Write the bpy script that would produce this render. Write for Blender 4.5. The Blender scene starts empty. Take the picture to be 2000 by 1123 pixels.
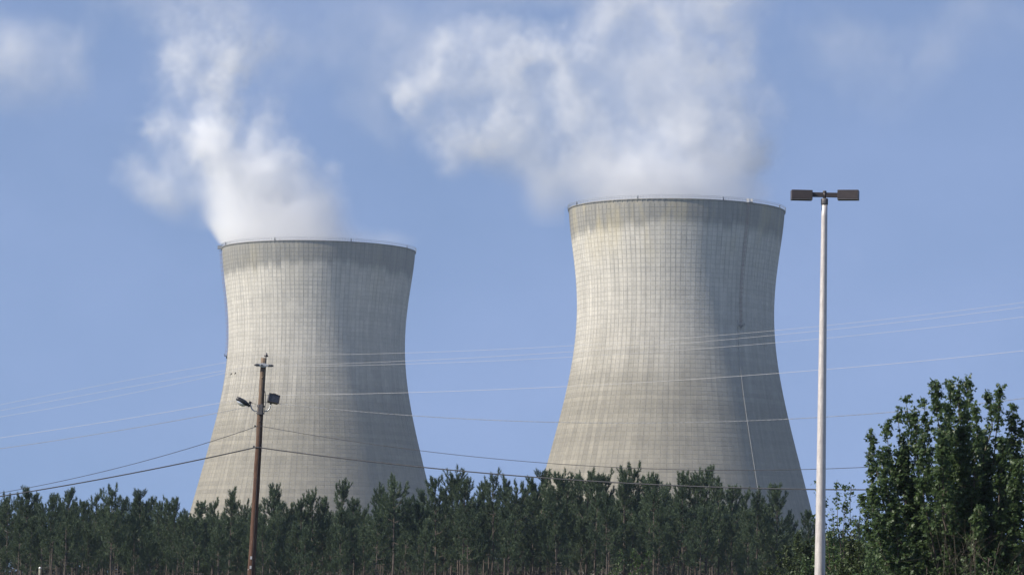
import bpy, bmesh, math, random
import numpy as np
from mathutils import Vector, Matrix, Euler

SC = bpy.context.scene
COL = SC.collection
PI = math.pi
random.seed(7)
RNG = np.random.default_rng(7)

# ------------------------------------------------------------------ camera
FPX = 6870.0                      # focal length in pixels of the 2000 px wide frame
CAMZ = 1.7
PITCH = math.atan((1190 - 561.5) / FPX)
ROLL = 0.016
cam_d = bpy.data.cameras.new("camera")
cam = bpy.data.objects.new("camera", cam_d)
COL.objects.link(cam)
cam_d.sensor_width = 36
cam_d.lens = FPX / 2000 * 36
cam_d.clip_start = 0.5
cam_d.clip_end = 60000
CAMR = Matrix.Rotation(PI / 2 + PITCH, 3, 'X') @ Matrix.Rotation(ROLL, 3, 'Z')
cam.location = (0, 0, CAMZ)
cam.rotation_euler = CAMR.to_euler()
SC.camera = cam


def at(px, py, dist):
    """world point at ground distance dist (y) that shows at this place of the photo"""
    d = CAMR @ Vector(((px - 1000) / FPX, -(py - 561.5) / FPX, -1))
    return Vector((0, 0, CAMZ)) + d * (dist / d.y)


# ------------------------------------------------------------------ light
HAZE = 0.9e-4
SUN_EL = math.radians(40)
SUN_AZ = math.radians(70)         # left of straight behind the camera
sdir = Vector((-math.sin(SUN_AZ) * math.cos(SUN_EL), -math.cos(SUN_AZ) * math.cos(SUN_EL), math.sin(SUN_EL)))
sun_d = bpy.data.lights.new("sun", 'SUN')
sun_d.energy = 5.0
sun_d.angle = math.radians(0.5)
sun_d.color = (1.0, 0.925, 0.80)
sun = bpy.data.objects.new("sun", sun_d)
COL.objects.link(sun)
sun.rotation_euler = sdir.to_track_quat('Z', 'Y').to_euler()
sun.location = (-30, -30, 60)

world = bpy.data.worlds.new("World")
SC.world = world
world.use_nodes = True
wn, wl = world.node_tree.nodes, world.node_tree.links
wn.clear()
w_out = wn.new('ShaderNodeOutputWorld')
w_bg = wn.new('ShaderNodeBackground')
w_sky = wn.new('ShaderNodeTexSky')
w_sky.sky_type = 'NISHITA'
w_sky.sun_disc = False
w_sky.sun_elevation = SUN_EL
w_sky.sun_rotation = math.atan2(sdir.x, sdir.y) % (2 * PI)
w_sky.air_density = 1.0
w_sky.dust_density = 0.6
w_sky.ozone_density = 1.6
w_co = wn.new('ShaderNodeTexCoord')
w_sep = wn.new('ShaderNodeSeparateXYZ')
w_abs = wn.new('ShaderNodeMath'); w_abs.operation = 'MULTIPLY_ADD'
w_abs.inputs[1].default_value = 0.75; w_abs.inputs[2].default_value = 0.26
w_com = wn.new('ShaderNodeCombineXYZ')
wl.new(w_co.outputs['Generated'], w_sep.inputs[0])
wl.new(w_sep.outputs[0], w_com.inputs[0]); wl.new(w_sep.outputs[1], w_com.inputs[1])
wl.new(w_sep.outputs[2], w_abs.inputs[0]); wl.new(w_abs.outputs[0], w_com.inputs[2])
wl.new(w_com.outputs[0], w_sky.inputs[0])
# thin high veil over the whole sky
w_map = wn.new('ShaderNodeMapping'); w_map.inputs['Scale'].default_value = (3.0, 3.0, 4.5)
w_map.inputs['Rotation'].default_value = (0.1, 0.5, 0.3)
w_noi = wn.new('ShaderNodeTexNoise'); w_noi.inputs['Scale'].default_value = 2.2
w_noi.inputs['Detail'].default_value = 5; w_noi.inputs['Roughness'].default_value = 0.5
w_rmp = wn.new('ShaderNodeMapRange'); w_rmp.inputs[1].default_value = 0.38; w_rmp.inputs[2].default_value = 0.75
w_rmp.inputs[3].default_value = 0.12; w_rmp.inputs[4].default_value = 0.36
w_mix = wn.new('ShaderNodeMixRGB'); w_mix.inputs[2].default_value = (4.3, 5.1, 7.6, 1)
wl.new(w_co.outputs['Generated'], w_map.inputs[0]); wl.new(w_map.outputs[0], w_noi.inputs[0])
wl.new(w_noi.outputs[0], w_rmp.inputs[0]); wl.new(w_rmp.outputs[0], w_mix.inputs[0])
wl.new(w_sky.outputs[0], w_mix.inputs[1])
w_tint = wn.new('ShaderNodeMixRGB'); w_tint.blend_type = 'MULTIPLY'; w_tint.inputs[0].default_value = 1
w_tint.inputs[2].default_value = (.855, .868, .955, 1)
wl.new(w_mix.outputs[0], w_tint.inputs[1]); wl.new(w_tint.outputs[0], w_bg.inputs[0])
w_bg.inputs[1].default_value = 0.10
wl.new(w_bg.outputs[0], w_out.inputs[0])

SC.view_settings.view_transform = 'Standard'
SC.view_settings.look = 'None'
SC.view_settings.gamma = 1
SC.view_settings.use_curve_mapping = False
SC.view_settings.exposure = 0.5
SC.cycles.max_bounces = 16
SC.cycles.diffuse_bounces = 3
SC.cycles.volume_bounces = 14
SC.cycles.transparent_max_bounces = 12


# ------------------------------------------------------------------ helpers
def tag(o, label=None, cat=None, group=None, kind=None):
    if label: o['label'] = label
    if cat: o['category'] = cat
    if group: o['group'] = group
    if kind: o['kind'] = kind
    return o


def link(name, data, mat=None, parent=None):
    o = bpy.data.objects.new(name, data)
    COL.objects.link(o)
    if mat is not None and data is not None and not data.materials:
        data.materials.append(mat)
    if parent is not None:
        o.parent = parent
    return o


def empty(name, loc, label, cat, group=None):
    o = link(name, None)
    o.location = loc
    o.empty_display_size = 0.3
    return tag(o, label, cat, group)


def mesh_np(name, verts, faces):
    """faces: (n,3) or (n,4) int array, or list of such arrays"""
    if not isinstance(faces, list): faces = [faces]
    faces = [np.asarray(f, dtype=np.int32) for f in faces if len(f)]
    verts = np.asarray(verts, dtype=np.float32).reshape(-1, 3)
    me = bpy.data.meshes.new(name)
    me.vertices.add(len(verts)); me.vertices.foreach_set('co', verts.ravel())
    flat = np.concatenate([f.ravel() for f in faces])
    sizes = np.concatenate([np.full(len(f), f.shape[1], dtype=np.int32) for f in faces])
    starts = np.concatenate([[0], np.cumsum(sizes)[:-1]]).astype(np.int32)
    me.loops.add(len(flat)); me.loops.foreach_set('vertex_index', flat)
    me.polygons.add(len(sizes)); me.polygons.foreach_set('loop_start', starts); me.polygons.foreach_set('loop_total', sizes)
    me.update(calc_edges=True)
    me.polygons.foreach_set('use_smooth', np.zeros(len(me.polygons), bool))
    me.validate()
    return me


class MB:
    """collects boxes, tubes and lathes into one mesh"""
    def __init__(s):
        s.v = []; s.q = []; s.t = []; s.n = 0
    def add(s, v, q=None, t=None):
        v = np.asarray(v, float).reshape(-1, 3)
        if q is not None and len(q): s.q.append(np.asarray(q) + s.n)
        if t is not None and len(t): s.t.append(np.asarray(t) + s.n)
        s.v.append(v); s.n += len(v)
    def box(s, c, size, rot=None, bevel=0.0):
        hx, hy, hz = [a / 2 for a in size]
        b = min(bevel, hx * .9, hy * .9, hz * .9)
        if b <= 0:
            v = np.array([(x, y, z) for x in (-hx, hx) for y in (-hy, hy) for z in (-hz, hz)])
            q = [(0, 1, 3, 2), (4, 6, 7, 5), (0, 4, 5, 1), (2, 3, 7, 6), (0, 2, 6, 4), (1, 5, 7, 3)]
            t = []
        else:
            v = []; idx = {}
            for sx in (-1, 1):
                for sy in (-1, 1):
                    for sz in (-1, 1):
                        for k in range(3):
                            p = [sx * (hx - b), sy * (hy - b), sz * (hz - b)]
                            p[k] = (sx, sy, sz)[k] * (hx, hy, hz)[k]
                            idx[(sx, sy, sz, k)] = len(v); v.append(p)
            q = []; t = []
            for k in range(3):
                a, c2 = [(1, 2), (2, 0), (0, 1)][k]
                for sgn in (-1, 1):
                    ring = []
                    for (ua, uc) in ((-1, -1), (1, -1), (1, 1), (-1, 1)):
                        sg = [0, 0, 0]; sg[k] = sgn; sg[a] = ua; sg[c2] = uc
                        ring.append(idx[(*sg, k)])
                    q.append(tuple(ring if sgn > 0 else ring[::-1]))
            for k in range(3):
                a, c2 = [(1, 2), (2, 0), (0, 1)][k]
                for ua in (-1, 1):
                    for uc in (-1, 1):
                        r = []
                        for (sgn, kk) in ((-1, a), (1, a), (1, c2), (-1, c2)):
                            sg = [0, 0, 0]; sg[k] = sgn; sg[a] = ua; sg[c2] = uc
                            r.append(idx[(*sg, kk)])
                        q.append(tuple(r if ua * uc > 0 else r[::-1]))
            for sx in (-1, 1):
                for sy in (-1, 1):
                    for sz in (-1, 1):
                        r = [idx[(sx, sy, sz, k)] for k in range(3)]
                        t.append(tuple(r if sx * sy * sz > 0 else r[::-1]))
            v = np.array(v)
        if rot is not None: v = v @ np.array(rot.to_3x3() if hasattr(rot, 'to_3x3') else rot).T
        s.add(v + np.array(c), q, t)
    def tube(s, pts, rad, seg=8, caps=True):
        pts = np.array([tuple(p) for p in pts], float)
        n = len(pts)
        rad = np.full(n, rad, float) if np.isscalar(rad) else np.asarray(rad, float)
        d = np.gradient(pts, axis=0) if n > 2 else np.repeat(pts[1:] - pts[:1], 2, 0)
        d /= np.linalg.norm(d, axis=1, keepdims=True) + 1e-12
        up = np.array([0, 0, 1.]) if abs(d[0][2]) < .9 else np.array([0, 1., 0])
        ang = np.arange(seg) / seg * 2 * PI
        V = []
        for i in range(n):
            a = np.cross(up, d[i]); a /= np.linalg.norm(a) + 1e-12
            b = np.cross(d[i], a)
            V.append(pts[i] + rad[i] * (np.cos(ang)[:, None] * a + np.sin(ang)[:, None] * b))
        V = np.concatenate(V)
        i = np.arange(n - 1)[:, None]; j = np.arange(seg)[None, :]
        q = np.stack([i * seg + j, i * seg + (j + 1) % seg, (i + 1) * seg + (j + 1) % seg, (i + 1) * seg + j], -1).reshape(-1, 4)
        t = []
        if caps:
            for k in range(1, seg - 1):
                t.append((0, k + 1, k)); t.append(((n - 1) * seg, (n - 1) * seg + k, (n - 1) * seg + k + 1))
        s.add(V, q, t)
    def lathe(s, prof, seg=16, c=(0, 0, 0), rot=None):
        ang = np.arange(seg) / seg * 2 * PI
        V = np.concatenate([np.stack([r * np.cos(ang), r * np.sin(ang), np.full(seg, z)], -1) for r, z in prof])
        if rot is not None: V = V @ np.array(rot).T
        n = len(prof)
        i = np.arange(n - 1)[:, None]; j = np.arange(seg)[None, :]
        q = np.stack([i * seg + j, i * seg + (j + 1) % seg, (i + 1) * seg + (j + 1) % seg, (i + 1) * seg + j], -1).reshape(-1, 4)
        s.add(V + np.array(c), q)
    def build(s, name, mat, parent=None, smooth=False):
        fs = []
        if s.q: fs.append(np.concatenate(s.q))
        if s.t: fs.append(np.concatenate(s.t))
        me = mesh_np(name, np.concatenate(s.v), fs)
        if smooth: me.polygons.foreach_set('use_smooth', np.ones(len(me.polygons), bool))
        return link(name, me, mat, parent)


class NT:
    """short hand for building node trees"""
    def __init__(s, name):
        s.m = bpy.data.materials.new(name); s.m.use_nodes = True
        s.n = s.m.node_tree.nodes; s.l = s.m.node_tree.links
        s.n.clear()
        s.out = s.n.new('ShaderNodeOutputMaterial')
    def node(s, typ, ins=None, **kw):
        nd = s.n.new(typ)
        for k, v in kw.items(): setattr(nd, k, v)
        for k, v in (ins or {}).items(): s.put(nd.inputs[k], v)
        return nd
    def put(s, sock, v):
        if isinstance(v, bpy.types.NodeSocket): s.l.new(v, sock)
        elif isinstance(v, bpy.types.Node): s.l.new(v.outputs[0], sock)
        else: sock.default_value = v
    def math(s, op, a, b=0.0, c=0.0, clamp=False):
        nd = s.n.new('ShaderNodeMath'); nd.operation = op; nd.use_clamp = clamp
        s.put(nd.inputs[0], a); s.put(nd.inputs[1], b); s.put(nd.inputs[2], c)
        return nd.outputs[0]
    def mix(s, f, a, b, mode='MIX'):
        nd = s.n.new('ShaderNodeMixRGB'); nd.blend_type = mode
        s.put(nd.inputs[0], f)
        for k, v in ((1, a), (2, b)):
            s.put(nd.inputs[k], (*v, 1) if isinstance(v, tuple) and len(v) == 3 else v)
        return nd.outputs[0]
    def rng(s, v, a, b, c=0.0, d=1.0, smooth=False):
        nd = s.n.new('ShaderNodeMapRange'); nd.clamp = True
        if smooth: nd.interpolation_type = 'SMOOTHSTEP'
        s.put(nd.inputs[0], v); nd.inputs[1].default_value = a; nd.inputs[2].default_value = b
        nd.inputs[3].default_value = c; nd.inputs[4].default_value = d
        return nd.outputs[0]
    def noise(s, vec, scale, detail=3, rough=0.5):
        nd = s.node('ShaderNodeTexNoise', {'Scale': scale, 'Detail': detail, 'Roughness': rough})
        if vec is not None: s.put(nd.inputs['Vector'], vec)
        return nd.outputs[0]
    def xyz(s, x, y, z):
        nd = s.n.new('ShaderNodeCombineXYZ')
        s.put(nd.inputs[0], x); s.put(nd.inputs[1], y); s.put(nd.inputs[2], z)
        return nd.outputs[0]
    def bsdf(s, color, rough=0.7, metal=0.0, normal=None, spec=0.3, **kw):
        b = s.node('ShaderNodeBsdfPrincipled')
        s.put(b.inputs['Base Color'], (*color, 1) if isinstance(color, tuple) and len(color) == 3 else color)
        s.put(b.inputs['Roughness'], rough); s.put(b.inputs['Metallic'], metal)
        b.inputs['Specular IOR Level'].default_value = spec
        if normal is not None: s.l.new(normal, b.inputs['Normal'])
        for k, v in kw.items(): s.put(b.inputs[k], v)
        s.l.new(b.outputs[0], s.out.inputs[0])
        return b
    def bump(s, h, strength=0.3, dist=0.02):
        nd = s.node('ShaderNodeBump', {'Strength': strength, 'Distance': dist, 'Height': h})
        return nd.outputs[0]


# ------------------------------------------------------------------ simple materials
def mat_plain(name, color, rough=0.6, metal=0.0, nscale=8.0, var=0.25, spec=0.3, bump=0.15):
    t = NT(name)
    tc = t.node('ShaderNodeTexCoord').outputs['Object']
    n = t.noise(tc, nscale, 4, 0.6)
    dark = tuple(c * (1 - var) for c in color); lite = tuple(min(1, c * (1 + var)) for c in color)
    c = t.mix(t.rng(n, .3, .7), dark, lite)
    t.bsdf(c, t.rng(n, .3, .7, max(0, rough - .08), min(1, rough + .08)), metal, t.bump(n, bump, 0.01), spec)
    return t.m


def mat_foliage(name, dark, lite, scale, transl=0.25, rough=0.55, spec=0.25, backlit=None):
    t = NT(name)
    geo = t.node('ShaderNodeNewGeometry')
    oi = t.node('ShaderNodeObjectInfo')
    n = t.noise(geo.outputs['Position'], scale, 2, 0.5)
    isl = geo.outputs['Random Per Island']
    f = t.math('ADD', t.math('MULTIPLY', isl, 0.55), t.math('MULTIPLY', t.rng(n, .3, .7), 0.45))
    c = t.mix(f, dark, lite)
    c = t.mix(t.math('MULTIPLY', oi.outputs['Random'], 0.35), c, tuple(x * .6 for x in dark))
    b = t.bsdf(c, rough, 0, None, spec)
    tr = t.node('ShaderNodeBsdfTranslucent', {'Color': t.mix(0.5, c, backlit or tuple(min(1, x * 1.6) for x in lite))})
    mx = t.node('ShaderNodeMixShader', {0: transl})
    t.l.new(b.outputs[0], mx.inputs[1]); t.l.new(tr.outputs[0], mx.inputs[2])
    t.l.new(mx.outputs[0], t.out.inputs[0])
    return t.m


def mat_bark(name, a, b, zs=0.15, scale=22):
    t = NT(name)
    tc = t.node('ShaderNodeTexCoord').outputs['Object']
    mp = t.node('ShaderNodeMapping', {0: tc}); mp.inputs['Scale'].default_value = (1, 1, zs)
    n = t.noise(mp.outputs[0], scale, 5, 0.6)
    c = t.mix(t.rng(n, .32, .68), a, b)
    t.bsdf(c, 0.85, 0, t.bump(n, 0.5, 0.03), 0.15)
    return t.m


M = {}
M['needle'] = mat_foliage('pine_needles', (.034, .058, .034), (.112, .155, .082), 0.5, 0.15)
M['leaf'] = mat_foliage('maple_leaves', (.032, .060, .024), (.115, .172, .066), 1.6, 0.38, .45, .35)
M['leaf_lite'] = mat_foliage('sapling_leaves', (.035, .062, .020), (.095, .150, .050), 2.0, 0.3, .45, .35)
M['leaf_bush'] = mat_foliage('bush_leaves', (.020, .038, .014), (.080, .105, .036), 1.6, 0.2, .5, .3)
M['brush'] = mat_foliage('brown_brush', (.028, .024, .020), (.075, .066, .052), 0.35, 0.1)
M['pine_bark'] = mat_bark('pine_bark', (.050, .042, .038), (.145, .12, .105))
M['twig'] = mat_bark('grey_twigs', (.07, .055, .045), (.16, .13, .11))
M['wood'] = None
M['black'] = mat_plain('black_enamel', (.018, .019, .022), .4, 0, 12, .3, .45)
M['bronze'] = mat_plain('dark_bronze_paint', (.055, .045, .045), .45, 0, 9, .12, .4, .05)
M['galv'] = mat_plain('galvanised_steel', (.42, .43, .44), .45, .6, 14, .2)
M['grey_iron'] = mat_plain('grey_ironwork', (.27, .28, .30), .6, .2, 3, .25)
M['rust_iron'] = mat_plain('rusty_ironwork', (.27, .20, .185), .8, 0, 2, .3)
M['pipe'] = mat_plain('pale_pipe', (.22, .22, .21), .6, 0, .6, .25)
M['beacon'] = mat_plain('dark_beacon', (.05, .05, .06), .5, 0, 3, .2)
M['alu'] = mat_plain('bright_aluminium_wire', (.45, .45, .46), .55, 0.1, 3, .1, .5)
M['cable'] = mat_plain('dark_cable', (.035, .037, .045), .6, 0, 3, .2)
M['porcelain'] = mat_plain('brown_porcelain', (.045, .04, .045), .25, 0, 6, .2, .6)
M['feather'] = mat_plain('dark_feathers', (.03, .028, .03), .7, 0, 40, .3)
M['post'] = mat_plain('weathered_post', (.20, .19, .15), .8, 0, 6, .3)
M['cap'] = mat_plain('white_cap', (.8, .8, .78), .4, 0, 6, .05)
M['collar'] = mat_plain('dark_collar', (.10, .095, .10), .5, .1, 12, .15)


def mat_wood():
    t = NT('creosoted_pole')
    tc = t.node('ShaderNodeTexCoord').outputs['Object']
    mp = t.node('ShaderNodeMapping', {0: tc}); mp.inputs['Scale'].default_value = (1, 1, .06)
    n = t.noise(mp.outputs[0], 34, 5, .6)
    big = t.noise(tc, .9, 3, .6)
    z = t.node('ShaderNodeSeparateXYZ', {0: tc}).outputs[2]
    c = t.mix(t.rng(n, .3, .7), (.040, .022, .016), (.135, .075, .052))
    pale = t.math('MULTIPLY', t.rng(t.math('ADD', z, t.math('MULTIPLY', big, 5)), 9.5, 13.5), .8)
    c = t.mix(pale, c, (.20, .155, .115))
    spot = t.rng(t.noise(t.node('ShaderNodeMapping', {0: tc, 3: (3, 3, .5)}).outputs[0], 3.3, 4, .6), .62, .68)
    c = t.mix(t.math('MULTIPLY', spot, .6), c, (.33, .24, .17))
    crack = t.rng(t.noise(t.node('ShaderNodeMapping', {0: tc, 3: (22, 22, .8)}).outputs[0], 1.6, 3, .6), .60, .66)
    c = t.mix(t.math('MULTIPLY', crack, .7), c, (.018, .012, .010))
    t.bsdf(c, .8, 0, t.bump(n, .6, .02), .2)
    return t.m
M['wood'] = mat_wood()


def mat_shaft():
    t = NT('pale_pole_finish')
    tc = t.node('ShaderNodeTexCoord').outputs['Object']
    mp = t.node('ShaderNodeMapping', {0: tc}); mp.inputs['Scale'].default_value = (1, 1, .18)
    n = t.noise(mp.outputs[0], 20, 5, .65)
    n2 = t.noise(t.node('ShaderNodeMapping', {0: tc, 3: (.2, .2, 7)}).outputs[0], 3, 3, .5)
    c = t.mix(t.rng(n, .3, .72), (.44, .405, .385), (.64, .60, .57))
    c = t.mix(t.math('MULTIPLY', t.rng(n2, .5, .75), .3), c, (.36, .33, .33))
    t.bsdf(c, t.rng(n, .3, .7, .38, .52), .25, t.bump(n, .1, .005), .5)
    return t.m
M['shaft'] = mat_shaft()


def mat_ground():
    t = NT('rough_grass_ground')
    geo = t.node('ShaderNodeNewGeometry').outputs['Position']
    n = t.noise(geo, .05, 6, .6); n2 = t.noise(geo, 1.7, 5, .7)
    c = t.mix(t.rng(n, .35, .65), (.05, .06, .028), (.10, .095, .05))
    c = t.mix(t.rng(n2, .3, .7, 0, .6), c, (.035, .045, .02))
    t.bsdf(c, .95, 0, t.bump(n2, .4, .05), .1)
    return t.m


# ------------------------------------------------------------------ ground
g = MB()
g.add([(-26000, -3000, 0), (26000, -3000, 0), (26000, 40000, 0), (-26000, 40000, 0)], [(0, 1, 2, 3)])
tag(g.build('ground', mat_ground()), kind='structure')

# ------------------------------------------------------------------ haze
hz = NT('summer_haze')
hz.l.new(hz.node('ShaderNodeVolumePrincipled', {'Color': (.62, .78, 1.0, 1), 'Density': HAZE, 'Anisotropy': .2}).outputs[0], hz.out.inputs['Volume'])
mbh = MB(); mbh.box((0, 900, 149), (1400, 1900, 300))
tag(mbh.build('haze', hz.m), 'thin summer haze', kind='stuff')

# ------------------------------------------------------------------ cooling towers
H_T = 161.7
NCOL = 128
ROW = 1.78
Z0 = 10.4
NROW = int((H_T - .4 - Z0) / ROW)
_tz = np.array([0, 10, 25, 41.6, 48.4, 57.5, 66.1, 76.1, 86.1, 96.3, 106.9, 113.6, 118.5, 122.7, 135, 153.3, 161.7])
_tr = np.array([66.2, 63.6, 59.4, 54.9, 53.2, 50.9, 48.8, 46.2, 43.7, 41.4, 39.9, 39.5, 39.4, 39.45, 40.3, 42.1, 43.3])
_pf = np.polynomial.Polynomial.fit(_tz, _tr, 6)
def rad(z): return _pf(z)


def mat_concrete(name, loc, seed, top_dirt, warm):
    t = NT(name)
    geo = t.node('ShaderNodeNewGeometry').outputs['Position']
    rel = t.node('ShaderNodeVectorMath', {0: geo, 1: tuple(-c for c in loc)}, operation='ADD').outputs[0]
    sp = t.node('ShaderNodeSeparateXYZ', {0: rel})
    x, y, z = sp.outputs
    ang = t.math('ARCTAN2', x, t.math('MULTIPLY', y, -1))          # 0 faces the camera, + to the right
    u = t.math('MULTIPLY', ang, NCOL / (2 * PI))
    v = t.math('DIVIDE', t.math('SUBTRACT', z, Z0), ROW)
    fu = t.math('FLOOR', u); fv = t.math('FLOOR', v)
    seedv = float(seed)
    cell = t.node('ShaderNodeTexWhiteNoise', {0: t.xyz(fu, fv, seedv)}, noise_dimensions='3D').outputs[0]
    colr = t.node('ShaderNodeTexWhiteNoise', {0: t.xyz(fu, seedv, 3.3)}, noise_dimensions='3D').outputs[0]
    rowr = t.node('ShaderNodeTexWhiteNoise', {0: t.xyz(fv, seedv, 9.1)}, noise_dimensions='3D').outputs[0]
    big = t.noise(t.xyz(t.math('MULTIPLY', ang, 3), t.math('MULTIPLY', z, .03), seedv), 1.0, 4, .6)
    streak = t.noise(t.xyz(t.math('MULTIPLY', ang, 22), t.math('MULTIPLY', z, .035), seedv + 5), 1.0, 5, .65)
    bands = t.noise(t.xyz(t.math('MULTIPLY', ang, 1.2), t.math('MULTIPLY', z, .22), seedv + 9), 1.0, 4, .7)
    fine = t.noise(rel, .9, 5, .7)
    # body colour by height: tan weathered skirt, pale throat and upper shell, dirty top band
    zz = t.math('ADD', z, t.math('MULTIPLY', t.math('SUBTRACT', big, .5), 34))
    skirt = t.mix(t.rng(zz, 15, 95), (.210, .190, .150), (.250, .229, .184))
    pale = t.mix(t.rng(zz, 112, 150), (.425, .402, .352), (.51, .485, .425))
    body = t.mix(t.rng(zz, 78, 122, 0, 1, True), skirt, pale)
    # streaks, rows and cells
    k = t.math('ADD', t.math('MULTIPLY', t.math('SUBTRACT', streak, .5), .75), 1.0)
    k = t.math('MULTIPLY', k, t.math('ADD', t.math('MULTIPLY', t.math('SUBTRACT', cell, .5), .10), 1.0))
    k = t.math('MULTIPLY', k, t.math('ADD', t.math('MULTIPLY', t.math('SUBTRACT', colr, .5), .10), 1.0))
    rw = t.rng(z, 125, 85, .04, .15)
    k = t.math('MULTIPLY', k, t.math('ADD', t.math('MULTIPLY', t.math('SUBTRACT', rowr, .5), rw), 1.0))
    k = t.math('MULTIPLY', k, t.math('ADD', t.math('MULTIPLY', t.math('SUBTRACT', bands, .5), .40), 1.0))
    k = t.math('MULTIPLY', k, t.math('ADD', t.math('MULTIPLY', t.math('SUBTRACT', fine, .5), .34), 1.0))
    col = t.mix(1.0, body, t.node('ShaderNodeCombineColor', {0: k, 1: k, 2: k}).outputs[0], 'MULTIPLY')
    # dirty band under the rim, ragged lower edge that follows the columns
    rag = t.noise(t.xyz(t.math('MULTIPLY', fu, .45), seedv, 1.7), 1.0, 3, .6)
    edge = t.math('ADD', z, t.math('ADD', t.math('MULTIPLY', t.math('SUBTRACT', rag, .5), 7), t.math('MULTIPLY', t.math('SUBTRACT', colr, .5), 2.2)))
    edge = t.math('ADD', edge, t.math('MULTIPLY', t.math('ABSOLUTE', ang), 2.6))
    topm = t.math('MULTIPLY', t.rng(edge, 150.5 - top_dirt, 155.5 - top_dirt, 0, 1, True), t.rng(fine, .1, .5, .75, .96))
    col = t.mix(topm, col, t.mix(t.rng(streak, .35, .65), (.20, .193, .170), (.275, .262, .228)))
    # pale run under the walkway where the wash comes down
    # dark joints: vertical ones strong in the upper shell
    cu = t.math('ABSOLUTE', t.math('SUBTRACT', t.math('FRACT', t.math('ADD', u, .5)), .5))
    cv = t.math('ABSOLUTE', t.math('SUBTRACT', t.math('FRACT', t.math('ADD', v, .5)), .5))
    jn = t.noise(t.xyz(t.math('MULTIPLY', u, .35), t.math('MULTIPLY', v, .09), seedv + 2), 1.0, 3, .7)
    up = t.math('ADD', t.rng(z, 70, 138, .22, 1.0), t.math('MULTIPLY', t.math('SUBTRACT', big, .5), .6), clamp=True)
    ju = t.math('MULTIPLY', t.rng(cu, .045, .13, 1, 0), t.rng(jn, .36, .62, .15, .9))
    jv = t.math('MULTIPLY', t.rng(cv, .04, .11, 1, 0), t.rng(jn, .3, .7, .15, .55))
    j = t.math('MULTIPLY', t.math('MAXIMUM', ju, jv), up)
    col = t.mix(t.math('MULTIPLY', j, .48), col, (.075, .07, .06))
    # warm stain on the left upper side
    ws = t.noise(t.xyz(t.math('MULTIPLY', ang, 5), t.math('MULTIPLY', z, .03), seedv + 20), 1.0, 3, .6)
    wm = t.math('MULTIPLY', t.math('MULTIPLY', t.rng(ws, .5, .75), t.rng(z, 135, 152)), warm)
    col = t.mix(wm, col, t.mix(.5, col, (.52, .44, .24)))
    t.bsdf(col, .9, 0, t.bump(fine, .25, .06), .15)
    return t.m


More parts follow.
